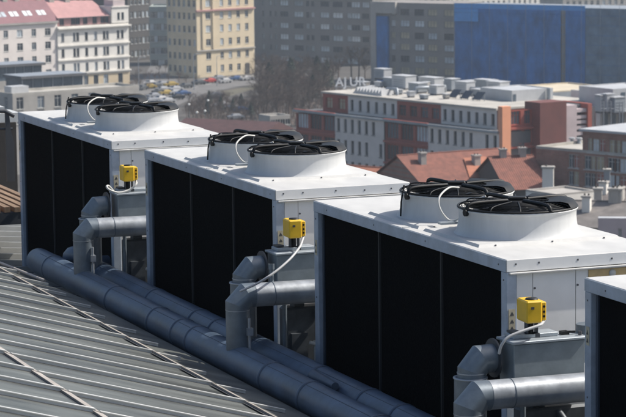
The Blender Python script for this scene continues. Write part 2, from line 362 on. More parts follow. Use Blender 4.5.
def make_unit():
    root = thing('cooling_unit', None, 'cooling unit')
    hx, hy = W_/2, L_/2
    # lid with downturned fascia
    mb = MB()
    mb.box(-hx, hx, -hy, -.004, H_-.100, H_, white, bev=.006); mb.box(-hx, hx, .004, hy, H_-.100, H_, white, bev=.006)
    top = mb.build('roof_panel', root)
    mb = MB(); mb.box(-hx+.01, hx-.01, -.006, .006, H_-.09, H_+.004, lid_m)
    mb.build('lid_joint', top)
    mb = MB(); mb.box(-hx-.004, -hx-.001, -hy+.004, hy-.004, H_-.098, H_-.006, frame_m)
    for y in (-1.9, -.5, .6, 1.7): mb.box(-hx-.007, -hx-.004, y-.006, y+.006, H_-.057, H_-.045, bolt_m)
    mb.build('side_fascia', top)
    # front fascia, painted grey, with bolts and drip lip
    mb = MB(); mb.box(-hx+.003, hx-.003, -hy-.004, -hy-.001, H_-.094, H_-.005, endw)
    for x in (-.62, -.42, -.08, .22, .5, .64): mb.box(x-.007, x+.007, -hy-.006, -hy-.004, H_-.045-.01*(x > .2), H_-.031-.01*(x > .2), bolt_m)
    mb.build('end_fascia', top)
    mb = MB(); mb.box(-hx+.02, hx, -hy-.030, -hy, H_-.116, H_-.102, white, bev=.003); mb.build('drip_lip', root)
    # end walls with panel seams
    for s in (-1, 1):
        mb = MB(); y0, y1 = (-hy+.012, -hy+.05) if s < 0 else (hy-.05, hy-.012)
        xs = [-hx+.095, -hx+.235, -hx+.61, hx-.35, hx-.03]
        for a, b in zip(xs[:-1], xs[1:]): mb.box(a+.0025, b-.0025, y0, y1, .12, H_-.104, endw)
        mb.box(-hx+.09, hx-.03, y0+.006, y1-.006, .12, H_-.105, seam_shade_m)
        if s < 0:
            for x in xs[1:-1]:
                for z in (H_-.24, H_-.75, H_-1.3, H_-1.8): mb.tube([(x+.016, y0+.001, z), (x+.016, y0-.006, z)], .009, bolt_m, 8)
        mb.build('end_wall', root)
    # corner legs
    for sx in (-1, 1):
        for sy in (-1, 1):
            mb = MB(); x0, x1 = (-hx, -hx+.092) if sx < 0 else (hx-.028, hx-.002); y0, y1 = (-hy, -hy+.095) if sy < 0 else (hy-.095, hy)
            mb.box(x0, x1, y0, y1, 0, H_-.1, frame_m, bev=.005)
            for z in (H_-.17, H_-.9, H_-1.6):
                mb.box(x0-.004, x0, (y0+y1)/2-.006, (y0+y1)/2+.006, z, z+.012, bolt_m)
            mb.build('corner_leg', root)
    # back skin
    mb = MB(); mb.box(hx-.025, hx-.006, -hy+.095, hy-.095, .12, H_-.101, endw); mb.build('side_wall', root)
    # base frame
    mb = MB(); mb.box(-hx+.01, hx-.01, -hy+.02, hy-.02, .02, .118, frame_m); mb.build('base_frame', root)
    # coil panels between mullions
    ys = [hy-.095, hy-1.45, hy-2.76, -hy+.095]
    for a, b in zip(ys[1:], ys[:-1]):
        mb = MB(); mb.box(-hx+.05, -hx+.075, a+.012, b-.012, .125, H_-.104, coil_m)
        k = int((b-a)/.03)
        for j in range(k):
            y = a+.02+j*(b-a-.04)/k; mb.add([(-hx+.046, y, .13), (-hx+.046, y, H_-.11), (-hx+.046, y+.006, H_-.11), (-hx+.046, y+.006, .13)], [(0, 1, 2, 3)], coil_m)
        mb.build('coil_panel', root)
    for y in ys[1:-1]:
        mb = MB(); mb.box(-hx+.032, -hx+.078, y-.012, y+.012, .12, H_-.102, mull_m); mb.build('mullion', root)
    for y, w in ((hy-.13, .03), (-hy+.13, .03)):
        mb = MB(); mb.box(-hx+.035, -hx+.079, y-w/2, y+w/2, .12, H_-.102, mat('inner_edge_blue', (.03, .045, .07), .5)); mb.build('coil_edge', root)
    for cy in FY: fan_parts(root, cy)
    # warning label on the near leg and on the far leg
    for y, z in ((-hy-.0015, H_-.46),):
        mb = MB(); mb.box(-hx+.018, -hx+.075, y-.002, y, z-.12, z+.07, stick_y)
        for dz in (.03, -.03, -.085):
            mb.add([(-hx+.028, y-.003, z+dz-.012), (-hx+.066, y-.003, z+dz-.012), (-hx+.047, y-.003, z+dz+.022)], [(0, 1, 2)], seam_shade_m)
        mb.build('warning_label', root)
    mb = MB(); y = hy-.078; mb.box(-hx-.004, -hx-.001, y, y+.052, H_-.50, H_-.36, stick_y)
    mb.add([(-hx-.005, y+.01, H_-.48), (-hx-.005, y+.042, H_-.48), (-hx-.005, y+.026, H_-.44)], [(0, 2, 1)], seam_shade_m)
    mb.add([(-hx-.005, y+.01, H_-.42), (-hx-.005, y+.042, H_-.42), (-hx-.005, y+.026, H_-.38)], [(0, 2, 1)], seam_shade_m); mb.build('warning_label', root)
    # tan maker's plate under the lip
    mb = MB(); mb.box(0.02, .62, -hy+.004, -hy+.011, H_-.185, H_-.128, sticker)
    mb.build('name_plate', root)
    mb = MB(); mb.lathe([(0, .0), (.030, 0), (.030, .004), (0, .004)], wframe, (0, 0, 0), 20)
    e = mb.build('round_mark', root); e.location = (.23, -hy+.003, H_-.165); e.rotation_euler = (R(90), 0, 0)
    # white motor cable looping from fan to fan, junction tray and hold-down strap
    z = H_
    mb = MB(); pts = smoothpath([(-.12, FY[1]-.30, z+.30), (-.26, FY[1]-.40, z+.315), (-.39, FY[1]-.49, z+.25), (-.40, FY[1]-.54, z+.15), (-.33, FY[1]-.58, z+.06), (-.26, FY[0]+.54, z+.10), (-.20, FY[0]+.48, z+.22), (-.10, FY[0]+.40, z+.28)], 8)
    mb.tube(pts, .0085, cable_w, 8); mb.build('motor_cable', root)
    mb = MB(); mb.box(-.44, -.20, FY[0]+.55, FY[0]+.63, z+.036, z+.055, lid_m); mb.build('cable_tray', root)
    mb = MB(); mb.tube([(-.475, FY[1]+.06, z+.30), (-.52, FY[1]+.02, z+.16), (-.535, FY[1]+.0, z+.04)], .008, black, 6); mb.build('hold_down_strap', root)
    return root
unit0 = make_unit()
UP = [(8.5727, 21.7834), (8.5269, 26.7232), (8.4673, 31.835), (8.7183, 16.690)]
UL = ['large pale cooling unit with twin fans at centre right, whole coil face in view',
      'cooling unit with twin fans standing second from the left edge of the row',
      'farthest cooling unit with twin fans at the left end of the row',
      'nearest cooling unit cut off by the right edge, only its coil corner showing']
for i, (x, y) in enumerate(UP):
    u = unit0 if i == 0 else copy_tree(unit0)
    u.location = (x+W_/2, y-L_/2, Z(-2.988)-H_); u['label'] = UL[i]; u['group'] = 'cooling units in a row on the roof'

# ================================================================== MAIN PIPES
def main_pipe(x, y1, joints, label, bend):
    t = thing('main_pipe', label, 'pipe', (x, 17, Z(-4.474)), 0, 'main pipes along the units')
    mb = MB(); r = .150
    if bend:
        pts = [(0, -11, 0), (0, y1-17-.35, 0), (.03, y1-17-.15, .0), (.16, y1-17+.02, -.02), (.5, y1-17+.1, -.05)]; mb.tube(pts, r, pipe_m, 24)
    else:
        e = y1-17; mb.tube([(0, -11, 0), (0, e-.10, 0), (0, e-.05, 0), (0, e-.015, 0), (0, e, 0)], [r, r, r*.97, r*.86, r*.62], pipe_m, 32)
    mb.build('pipe_body', t)
    mb = MB(); a = 2.05; mb.tube([(r*cos(a), -10.9, r*sin(a)), (r*cos(a), y1-17-.4, r*sin(a))], .0035, joint_m, 6); mb.build('lap_seam', t)
    for y in joints:
        mb = MB(); mb.lathe([(r+.0005, -.045), (r+.006, -.04), (r+.007, .0), (r+.0005, .004)], pipe_m, (0, 0, 0), 32)
        mb.lathe([(r+.0015, .004), (r+.0015, .010)], seam_shade_m, (0, 0, 0), 32)
        o = mb.build('joint_ring', t); o.location = (0, y-17, 0); o.rotation_euler = (R(90), 0, 0)
    for y in (16.2, 19.4, 24.6, 26.2):
        mb = MB(); mb.box(-.12, .12, y-17-.05, y-17+.05, -.745, -.12, steel_d); mb.build('pipe_support', t)
    return t
main_pipe(7.885, 28.95, (28.2, 25.75, 24.3, 23.55, 23.1, 21.05, 20.1, 18.6), 'front one of the two thick blue grey pipes, beside the zinc roof', False)
main_pipe(8.215, 28.1, (27.4, 25.4, 24.0, 23.4, 20.7, 19.6, 18.9), 'rear one of the two thick blue grey pipes, partly hidden against the cooling units', True)
# lumpy insulated fitting on the rear pipe
mb = MB(); mb.tube(smoothpath([(0, 0, -.02), (0, -.3, .05), (.02, -.55, .03), (.05, -.85, -.03)], 4), [.09+.03*sin(k*.8) for k in range(13)], pipe_m, 12)
o = mb.build('pipe_fitting', None, (8.10, 28.3, Z(-4.36))); tag(o, 'lumpy wrapped fitting on top of the far end of the rear thick pipe', 'pipe fitting')
mb = MB(); mb.tube([(0, 0, 0), (0, -.5, .0)], [.06, .035], joint_m, 10)
o = mb.build('wrapped_tap', None, (8.05, 20.5, Z(-4.36))); tag(o, 'small dark wrapped tap between the two thick pipes near the centre unit', 'tap')

# ================================================================== PIPE BAYS between the units
def bay(i, yg, desc):
    b = yg                                        # Y of the front lateral
    # front branch pipe
    t = thing('branch_pipe', 'front elbow pipe rising from the thick pipes '+desc, 'pipe', (7.89, b, Z(-4.42)), 0, 'front branch pipes')
    zl = .555; r = .112
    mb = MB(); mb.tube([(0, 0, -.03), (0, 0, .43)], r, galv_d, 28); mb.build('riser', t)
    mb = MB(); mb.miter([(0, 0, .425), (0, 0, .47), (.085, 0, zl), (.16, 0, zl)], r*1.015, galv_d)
    el = mb.build('elbow', t)
    for p, q in (((0, 0, .425), (0, 0, .431)), ((.155, 0, zl), (.161, 0, zl))):
        mb = MB(); mb.tube([p, q], r*1.03, galv, 28); mb.build('seam_ring', el)
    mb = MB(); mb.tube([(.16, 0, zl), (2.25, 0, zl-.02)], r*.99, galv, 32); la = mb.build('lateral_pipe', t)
    mb = MB(); mb.tube([(.34, 0, zl-.001), (.346, 0, zl-.001)], r*1.02, galv_d, 28)
    mb.build('seam_ring', la)
    # small drain tube on the riser
    mb = MB(); mb.tube([(r*.65, -r*.80-.02, .02), (r*.65, -r*.8-.02, .36)], .014, galv, 8); mb.box(r*.65-.028, r*.65+.028, -r*.8-.05, -r*.8+.01, .20, .27, galv); mb.build('drain_tube', t)
    # rear branch pipe: wide collar, elbow, flange
    t = thing('collared_pipe', 'rear elbow pipe with open collar feeding the cabinet '+desc, 'pipe', (8.10, b+.42, Z(-4.42)), 0, 'rear branch pipes')
    mb = MB(); mb.tube([(0, 0, -.1), (0, 0, .60)], .124, galv_d, 28, caps=False); mb.lathe([(.124, .60), (.132, .602), (.132, .612), (.10, .612), (.095, .56)], galv, (0, 0, 0), 28)
    mb.build('collar', t)
    mb = MB(); mb.miter([(0.01, 0, .45), (.01, 0, .655), (.085, 0, .742), (.20, 0, .745)], .108, galv_d, caps=True); e = mb.build('elbow', t)
    mb = MB(); d = Vector((.075, 0, .09)).normalized(); mb.tube([(.01, 0, .642), (.01, 0, .650)], .113, galv, 28); mb.build('seam_ring', e)
    mb = MB(); mb.tube([(.185, 0, .745), (.20, 0, .745)], .150, steel_d, 28); mb.build('flange', t)
    # cabinet
    t = thing('pump_cabinet', 'grey sheet metal cabinet under the yellow actuator '+desc, 'cabinet', (8.36, b+.20, Z(-5.2)), 0, 'grey pump cabinets')
    mb = MB(); mb.box(0, .60, 0, .25, 1.22, 1.655, cab_m, bev=.006); mb.build('cabinet_body', t)
    mb = MB(); mb.box(-.02, .62, -.02, .27, 1.657, 1.678, lid_m, bev=.004); ld = mb.build('lid', t)
    mb = MB(); mb.box(.04, .42, .09, .25, 1.679, 1.710, lid_m, bev=.004); mb.box(.05, .12, .12, .23, 1.716, 1.73, steel_d); mb.build('top_plate', ld)
    mb = MB(); mb.tube([(.585, .05, 1.679), (.585, .05, 1.71)], .014, bolt_m, 8); mb.build('lid_bolt', ld)
    mb = MB(); mb.box(.46, .52, .10, .16, 1.679, 1.705, black); mb.tube([(.49, .12, 1.70), (.565, .09, 1.70)], .010, black, 6); mb.build('lid_latch', ld)
    mb = MB(); mb.tube([(.70, .16, 1.45), (.70, .16, 1.74)], .085, galv_d, 20); mb.build('filter_can', t)
    mb = MB(); mb.box(.10, .86, .04, .23, .35, 1.14, pump_m, bev=.02); mb.box(.14, .3, -.01, .1, 0, .9, pump_m); mb.box(.6, .7, .08, .2, 0, .36, pump_m); mb.box(.2, .3, .08, .2, 1.14, 1.22, pump_m); mb.build('pump_body', t)
    mb = MB(); mb.tube([(.06, -.03, 0.05), (.06, -.03, 1.3)], .022, galv_d, 10); mb.tube([(.42, -.10, .2), (.42, -.10, 1.0), (.40, .05, 1.1)], .030, pump_m, 10); mb.build('small_pipe', t)
    mb = MB(); mb.tube([(.34, -.12, .64), (.34, -.12, .80)], .024, wframe, 10); mb.tube([(.27, -.13, .83), (.37, -.14, .80)], .018, wframe, 8); mb.tube([(.34, -.12, .8), (.34, -.12, .84)], .032, wframe, 10)
    mb.build('valve_handle', t)
    if i == 1:
        mb = MB(); mb.tube([(-.10, -.12, 1.28), (-.10, -.12, 1.60)], .022, galv_d, 8); mb.tube([(-.10, -.12, 1.55), (-.10, -.12, 1.60)], .030, galv_d, 8); mb.build('valve_lever', t)
    # yellow actuator
    t = thing('valve_actuator', 'yellow box actuator with black cap on the cabinet '+desc, 'actuator', (8.545+(.04, .055, .0)[i], b+.33, Z(-3.525)), R(-4), 'yellow valve actuators')
    mb = MB(); mb.box(-.095, .03, -.11, .10, .128, .298, yellow, bev=.010); bd = mb.build('housing', t)
    mb = MB(); mb.lathe([(0, .010), (.046, .010), (.050, .0)], black, (-.02, -.02, .298), 24); mb.build('round_cap', bd)
    mb = MB(); mb.box(.031, .072, -.09, .06, .14, .285, yellow, bev=.006)
    for z in (.175, .21, .25): mb.tube([(.052, -.089, z), (.052, -.096, z)], .010, black, 8)
    mb.build('connector_block', bd)
    mb = MB(); mb.box(-.06, -.035, -.113, -.110, .235, .255, seam_shade_m); mb.build('rating_label', bd)
    mb = MB(); mb.tube([(-.02, 0, .03), (-.02, 0, .13)], .024, black, 10); mb.box(-.07, .04, -.04, .04, .0, .035, steel_d); mb.box(-.06, -.05, -.03, .03, .03, .128, steel_d); mb.box(.02, .03, -.03, .03, .03, .128, steel_d); mb.build('stem', t)
    # conduit
    paths = [[(8.655, b+.28, -3.39), (8.60, b+.21, -3.40), (8.557, b+.18, -3.408), (8.413, b+.165, -3.437), (8.296, b+.165, -3.474), (8.243, b+.17, -3.53), (8.235, b+.20, -3.60)],
             [(8.66, b+.27, -3.385), (8.60, b+.18, -3.44), (8.553, b+.12, -3.474), (8.415, b+.0, -3.553), (8.227, b-.1, -3.648), (8.047, b-.13, -3.734), (7.869, b-.13, -3.80)],
             [(8.60, b+.30, -3.385), (8.585, b+.22, -3.43), (8.50, b+.22, -3.49), (8.37, b+.20, -3.51), (8.27, b+.2, -3.475), (8.24, b+.22, -3.44), (8.27, b+.24, -3.435), (8.33, b+.25, -3.50)]]
    mb = MB(); mb.tube(smoothpath([(x, y, Z(z)) for x, y, z in paths[i]], 6), .0115, cable_w if i == 2 else mat('grey_conduit', (.44, .45, .45), .45), 10)
    o = mb.build('conduit'); tag(o, ['pale grey conduit curving from the yellow actuator to the cabinet edge ', 'long pale conduit running from the yellow actuator over the elbow ', 'short white looping cable below the yellow actuator '][i]+desc, 'conduit')
bay(0, 16.95, 'at lower right')
bay(1, 22.0, 'left of the centre unit')
bay(2, 27.02, 'beside the farthest unit')
# rail behind unit three that pokes out
# ================================================================== CITY
exec_city = True
def azd(a): return Vector((sin(a), cos(a), 0))
class Bld:
    """building whose front wall starts at P (left corner seen from the camera) and runs W metres to azimuth az"""
    def __init__(s, name, label, cat, px, ytop, dist, az, W=None, xr=None, D=15, m=None, zb=0, z1=None, group=None):
        s.az = R(az); P = at_d(px, ytop, dist); s.z1 = P.z if z1 is None else z1; s.P = Vector((P.x, P.y, 0)); s.m = m; s.zb = zb
        s.W = W if W is not None else horiz(xr, ytop, Vector((P.x, P.y, 0)), s.az)[0]
        s.D = D
        s.e = thing(name, label, cat, s.P+Vector((0, 0, zb)), -(s.az-pi/2), group)  # local x along the wall, -y outward
        s.win = {}; s.nwin = 0; s.openF = None; s.openR = None; s.openL = None
    def loc(s, px, py):        # px on the front wall -> local (x, z)
        x, z = horiz(px, py, s.P, s.az); return x, z-s.zb
    def locR(s, px, py):       # on the right side wall, distance back
        Q = s.P+azd(s.az)*s.W; x, z = horiz(px, py, Q, s.az-pi/2); return x, z-s.zb
    def locL(s, px, py):
        Q = s.P-azd(s.az+pi/2)*s.D; x, z = horiz(px, py, Q, s.az+pi/2); return x, z-s.zb
    def grid(s, mb, T, W, z0, z1, opens, m, rec=.22):
        xs = sorted({0, W}|{a for o in opens for a in (max(0.01, min(W-.01, o[0])), max(.01, min(W-.01, o[1])))}); zs = sorted({z0, z1}|{a for o in opens for a in (o[2], o[3])})
        def hole(x, z): return any(o[0] < x < o[1] and o[2] < z < o[3] for o in opens)
        # merge cells row-wise
        for za, zb in zip(zs[:-1], zs[1:]):
            st = None
            for i in range(len(xs)-1):
                h = hole((xs[i]+xs[i+1])/2, (za+zb)/2)
                if not h and st is None: st = xs[i]
                if (h or i == len(xs)-2) and st is not None:
                    en = xs[i] if h else xs[i+1]
                    mb.add([T @ Vector(v) for v in ((st, 0, za), (en, 0, za), (en, 0, zb), (st, 0, zb))], [(0, 1, 2, 3)], m); st = None
        for a, b, c, d in opens:
            a = max(.01, a); b = min(W-.01, b)
            mb.add([T @ Vector(v) for v in ((a, 0, c), (b, 0, c), (b, 0, d), (a, 0, d), (a, rec, c), (b, rec, c), (b, rec, d), (a, rec, d))], [(0, 4, 5, 1), (1, 5, 6, 2), (2, 6, 7, 3), (3, 7, 4, 0)], m)
    def window(s, T, o, gl, fr, rec=.2, mull=1, parent=None):
        w, h = round(o[1]-o[0], 2), round(o[3]-o[2], 2); key = (w, h, gl.name, fr.name, mull)
        if key not in s.win:
            mb = MB(); f = .07
            mb.add([(0, 0, 0), (w, 0, 0), (w, 0, h), (0, 0, h)], [(0, 1, 2, 3)], gl)
            for (a, b, c, d) in [(0, w, 0, f), (0, w, h-f, h), (0, f, f, h-f), (w-f, w, f, h-f)]+[(w*(k+1)/(mull+1)-.04, w*(k+1)/(mull+1)+.04, f, h-f) for k in range(mull)]+([(f, w-f, h*.68, h*.68+.06)] if h > 1.4 and mull < 3 else []):
                mb.box(a, b, -.05-(.01 if c == f else 0), -.002, c, d, fr)
            mb.box(-.08, w+.08, -rec-.10, -rec+.0, -.10, -.01, fr)
            s.win[key] = mb.build('window', s.e); o2 = s.win[key]
        else:
            o2 = s.win[key].copy(); col.objects.link(o2); o2.parent = s.e
        o2.matrix_local = T @ Matrix.Translation((o[0], rec, o[2])); s.nwin += 1
        return o2
    def finish(s, front=(), right=(), left=(), gl=None, fr=wframe, roof=None, rec=.22, mull=1, parapet=0, glf=None):
        mb = MB(); W, D, H = s.W, s.D, s.z1-s.zb
        I = Matrix.Identity(4); TR = Matrix.Translation((W, 0, 0)) @ Matrix.Rotation(pi/2, 4, 'Z'); TL = Matrix.Translation((0, D, 0)) @ Matrix.Rotation(-pi/2, 4, 'Z')
        gl = gl or glass_m
        glf = glf or [glass_m, glass_m, glass_m, mat('blue_grey_glass', (.09, .12, .15), .15, nz=.4, sc=.3), glass_b, mat('grey_blind_window', (.22, .25, .28), .3, nz=.3, sc=.6)]
        s.grid(mb, I, W, 0, H, list(front), s.m, rec); s.grid(mb, TR, D, 0, H, list(right), s.m, rec); s.grid(mb, TL, D, 0, H, list(left), s.m, rec)
        mb.add([(0, D, 0), (W, D, 0), (W, D, H), (0, D, H)], [(3, 2, 1, 0)], s.m)
        s.wall = mb.build('wall', s.e)
        rm = roof or s.m
        if parapet:
            mb = MB(); mb.box(0.0, W, 0, .3, H, H+parapet, rm); mb.box(0, W, D-.3, D, H, H+parapet, rm); mb.box(0, .3, .3, D-.3, H, H+parapet, rm); mb.box(W-.3, W, .3, D-.3, H, H+parapet, rm); mb.build('parapet', s.e)
        mb = MB(); mb.box(0.003, W-.003, .003, D-.003, H-.4, H-.0, rm); s.roof = mb.build('roof', s.e)
        for T, os_ in ((I, front), (TR, right), (TL, left)):
            for o in os_:
                g = random.choice(glf) if glf else gl
                s.window(T, o, g, fr, rec-.02, mull)
        return s
    def part(s, mb, name): return mb.build(name, s.e)
def opens(cols, rows): return [(a-w/2, a+w/2, z-h/2, z+h/2) for (a, w) in cols for (z, h) in rows]

m_pink  = mat('pale_pink_render', (.74, .68, .63), .85, nz=.12, sc=.25)
m_cream = mat('cream_render', (.74, .71, .65), .85, nz=.14, sc=.25)
m_ochre = mat('ochre_render', (.60, .49, .33), .85, nz=.12, sc=.25)
m_beige = mat('beige_render', (.62, .52, .36), .85, nz=.14, sc=.2)
m_beige2= mat('shaded_tan_render', (.40, .33, .25), .85, nz=.18, sc=.2)
m_green = mat('grey_green_render', (.27, .30, .28), .85, nz=.18, sc=.2)
m_brown = mat('sooty_brown_render', (.075, .068, .062), .85, nz=.3, sc=.15)
m_slab  = mat('grey_panel_facade', (.20, .19, .185), .8, nz=.22, sc=.12)
m_slab2 = mat('grey_brown_panel_facade', (.25, .23, .215), .8, nz=.22, sc=.12)
m_conc  = mat('light_concrete', (.38, .36, .33), .85, nz=.2, sc=.3)
m_rust  = mat('rust_red_cladding', (.33, .085, .06), .75, nz=.2, sc=.4)
m_lgrey = mat('light_grey_cladding', (.70, .65, .60), .8, nz=.14, sc=.3)
m_orange= mat('salmon_orange_panel', (.82, .36, .20), .7, nz=.08, sc=.4)
m_pinkg = mat('pinkish_plaster', (.50, .42, .42), .8, nz=.12, sc=.4)
m_tile  = mat('terracotta_tiles', (.21, .082, .058), .85, nz=.35, sc=1.2, bump=.5, bsc=4)
m_tile2 = mat('orange_tiles', (.38, .15, .09), .85, nz=.25, sc=1.2)
m_maroon= mat('maroon_tiles', (.24, .12, .13), .8, nz=.15, sc=.5)
m_rosy  = mat('rose_tiles', (.44, .24, .23), .8, nz=.15, sc=.5)
m_flat  = mat('pale_flat_roof', (.42, .40, .36), .9, nz=.25, sc=.3)
m_dflat = mat('dark_flat_roof', (.12, .12, .125), .9, nz=.25, sc=.3)
m_white = mat('white_roof_metal', (.46, .47, .48), .5, nz=.12, sc=.5)
m_gmet  = mat('grey_roof_metal', (.30, .33, .36), .5, .3, nz=.2, sc=.5)
m_brick = brick_mat('brown_brick', (.27, .135, .10), (.33, .17, .13), (.26, .19, .15), 1.0, .8, .3)
m_net   = mat('blue_scaffold_net', (.025, .155, .42), .8, nz=.5, sc=.35, bump=.9, bsc=1.0, streak=(1, 1, .5))
m_netb  = mat('bright_blue_net', (.06, .30, .68), .7, nz=.15, sc=.6)
m_netg  = mat('grey_blue_net', (.12, .19, .27), .8, nz=.4, sc=.35, bump=.6, bsc=.7)

# ---- A: pale pink building with maroon roof
b = Bld('apartment_block', 'pale pink four storey block with maroon roof and white skylights at left edge', 'building', -45, 26.5, 694, 71, xr=57.2, D=14, m=m_pink)
xs = [b.loc(x, 40)[0] for x in (-36, -22, -8, 6, 20, 34, 48)]; zs = [b.loc(20, y)[1] for y in (33.5, 47, 60.8, 75, 89)]
b.finish(opens([(x, 1.5) if i % 2 == 1 else (x, 1.9) for i, x in enumerate(xs)], [(z, 2.0) for z in zs]), mull=1)
mb = MB(); H = b.z1
mb.add([(-.3, -.4, H), (b.W+.3, -.4, H), (b.W+.3, 7, H+6.2), (-.3, 7, H+6.2), (b.W+.3, 14.4, H), (-.3, 14.4, H)], [(0, 1, 2, 3), (3, 2, 4, 5), (1, 4, 2), (0, 3, 5)], m_maroon); rf = b.part(mb, 'tiled_roof')
mb = MB(); mb.box(-.3, b.W+.1, -.55, -.05, H-.5, H-.02, m_conc); b.part(mb, 'cornice')
for x in (6, 18.5, 32, 46):
    lx = b.loc(x, 19)[0]
    for k in (-.75, .75):
        mb = MB(); s_ = 6.2/7.4; y0 = 1.6; mb.add([(lx+k-.6, y0, H+(y0+.4)*s_+.09), (lx+k+.6, y0, H+(y0+.4)*s_+.09), (lx+k+.6, y0+1.5, H+(y0+1.9)*s_+.09), (lx+k-.6, y0+1.5, H+(y0+1.9)*s_+.09)], [(0, 1, 2, 3)], glass_w if x > 6 else glass_b)
        mb.build('skylight', rf)
for x in (18, 30, 52):
    lx = b.loc(x, 5)[0]; mb = MB(); mb.box(lx-.7, lx+.7, 6.2, 7.4, H+4, H+8, m_conc); mb.build('chimney', rf)
# ---- B: cream building
b = Bld('corner_palace', 'cream ornate building with rose attic and corner turret beside the pink block', 'building', 57.4, 27, 712, 72, xr=128.6, D=16, m=m_cream)
H = b.z1
cx = [(63, 1.0), (74.6, .9), (78, .9), (86.7, 1.0), (96, 1.0), (104.5, .9), (107.7, .9), (118.5, .9), (122.6, .9)]
rz = [(36, 2.3), (51.7, 2.3), (66.6, 2.3)]
cols = [(b.loc(x, 50)[0], w) for x, w in cx]; rows = [(b.loc(90, y)[1], h) for y, h in rz]
low = [(b.loc(x, 80)[0], 1.5) for x in (63, 74, 86, 96, 106, 120.5)]
fr_ = opens(cols, rows)+opens(low, [(b.loc(90, 80)[1], 2.6)])
b.finish(fr_, mull=1, fr=wframe_d)
for y, w in ((27, .8), (44.2, .35), (58.5, .35), (72, .5)):
    z = b.loc(90, y)[1]; mb = MB(); mb.box(-.1, b.W+w*.6, -w, -.02, z-.25, z+.15, m_cream); b.part(mb, 'cornice')
mb = MB(); z = b.loc(90, 73)[1]; x0 = b.loc(84, 80)[0]; mb.box(x0, b.W, -.06, -.012, 0.1, z-.4, m_ochre)
b.e and None
# ochre ground storey strip is split round the arches
mb = MB()
xsA = sorted([x0]+[v for (x, w) in low if x > x0 for v in (x-w/2-.05, x+w/2+.05)]+[b.W]); zc = b.loc(90, 80)[1]
for a, c in zip(xsA[0::2], xsA[1::2]): mb.box(a, c, -.06, -.012, .1, z-.4, m_ochre)
for (x, w) in low:
    if x > x0: mb.box(x-w/2-.05, x+w/2+.05, -.06, -.012, zc+1.35, z-.4, m_ochre); mb.box(x-w/2-.05, x+w/2+.05, -.06, -.012, .1, zc-1.35, m_ochre)
b.part(mb, 'ochre_base')
# attic storey set back slightly, with red panels
xa, xb = b.loc(58.5, 22)[0], b.loc(111, 22)[0]
mb = MB(); za, zb_ = H+.1, H+2.35; aw = [b.loc(x, 22)[0] for x in (63, 74.5, 79, 86.5, 96, 104, 108)]
oo = [(x-.75, x+.75, za+.3, zb_-.15) for x in aw]
T = Matrix.Translation((xa, .6, 0)); b.grid(mb, T, xb-xa, za, zb_, [(a-xa, c-xa, d, e) for a, c, d, e in oo], m_rosy, .2); b.part(mb, 'attic_wall')
for o in oo: b.window(Matrix.Translation((0, .6, 0)), o, glass_m, wframe_d, .18, 1)
mb = MB(); mb.add([(xa-.2, .1, zb_), (xb, .1, zb_), (xb, 9, zb_+4.0), (xa+1.5, 9, zb_+4.6), (xa-.2, 16, zb_), (xb, 16, zb_)], [(0, 1, 2, 3), (3, 2, 5, 4), (0, 3, 4), (1, 5, 2)], m_rosy); mb.box(xa-.3, xb, -.1, .12, zb_-.15, zb_+.05, m_dflat); b.part(mb, 'tiled_roof')
mb = MB(); xt0, xt1 = b.loc(111.5, 15)[0], b.W; zt0, zt1 = H+.2, H+5.6
tw = [b.loc(x, 20)[0] for x in (118.5, 122.6)]; ot = [(x-.45, x+.45, zt0+.9, zt0+2.9) for x in tw]
b.grid(mb, Matrix.Translation((xt0, -.05, 0)), xt1-xt0, zt0, zt1-1, [(a-xt0, c-xt0, d, e) for a, c, d, e in ot], m_cream, .2)
mb.box(xt0+.003, xt1-.003, .2, 6, zt0, zt1-1, m_cream); mb.box(xt0+1, xt1-.8, .5, 5, zt1-1, zt1+1, m_pinkg); mb.box(xt0, xt1+.2, -.3, 6.1, zt1-1, zt1-.7, m_cream)
b.part(mb, 'turret')
for o in ot: b.window(Matrix.Translation((0, -.05, 0)), o, glass_m, wframe_d, .18, 0)
for x in (68, 84):
    lx = b.loc(x, 5)[0]; mb = MB(); mb.box(lx-.8, lx+.8, 8, 9.5, zb_+2, zb_+6, m_conc); b.part(mb, 'chimney')
# ---- D: modern pavilions and low block in front
def simple(name, label, cat, px, ytop, dist, az, xr, ybot, D, m, roof=None, group=None, W=None, **k):
    P = at_d(px, ytop, dist); Pb = at_d(px, ybot, dist)
    return Bld(name, label, cat, px, ytop, dist, az, W=W, xr=xr, D=D, m=m, zb=max(0, Pb.z), group=group)
b = Bld('low_office_block', 'low white grey flat roofed block with square windows at the left edge', 'building', 12.5, 96, 520, 76, W=30, D=9, m=m_conc)
rws = [(b.loc(20, y)[1], 2.6) for y in (103, 118)]
b.finish(opens([(b.loc(x, 103)[0], 1.6) for x in (20, 41, 58, 75, 92)], rws), left=opens([(2.5, 1.4), (6.2, 1.4)], rws), mull=1, roof=m_flat, parapet=.5)
mb = MB(); mb.box(2, 6, 4, 7, b.z1-b.zb, b.z1-b.zb+1.5, m_white); b.part(mb, 'stair_hatch')
gl_blue = mat('blue_grey_curtain_glass', (.09, .12, .15), .15, nz=.4, sc=.3)
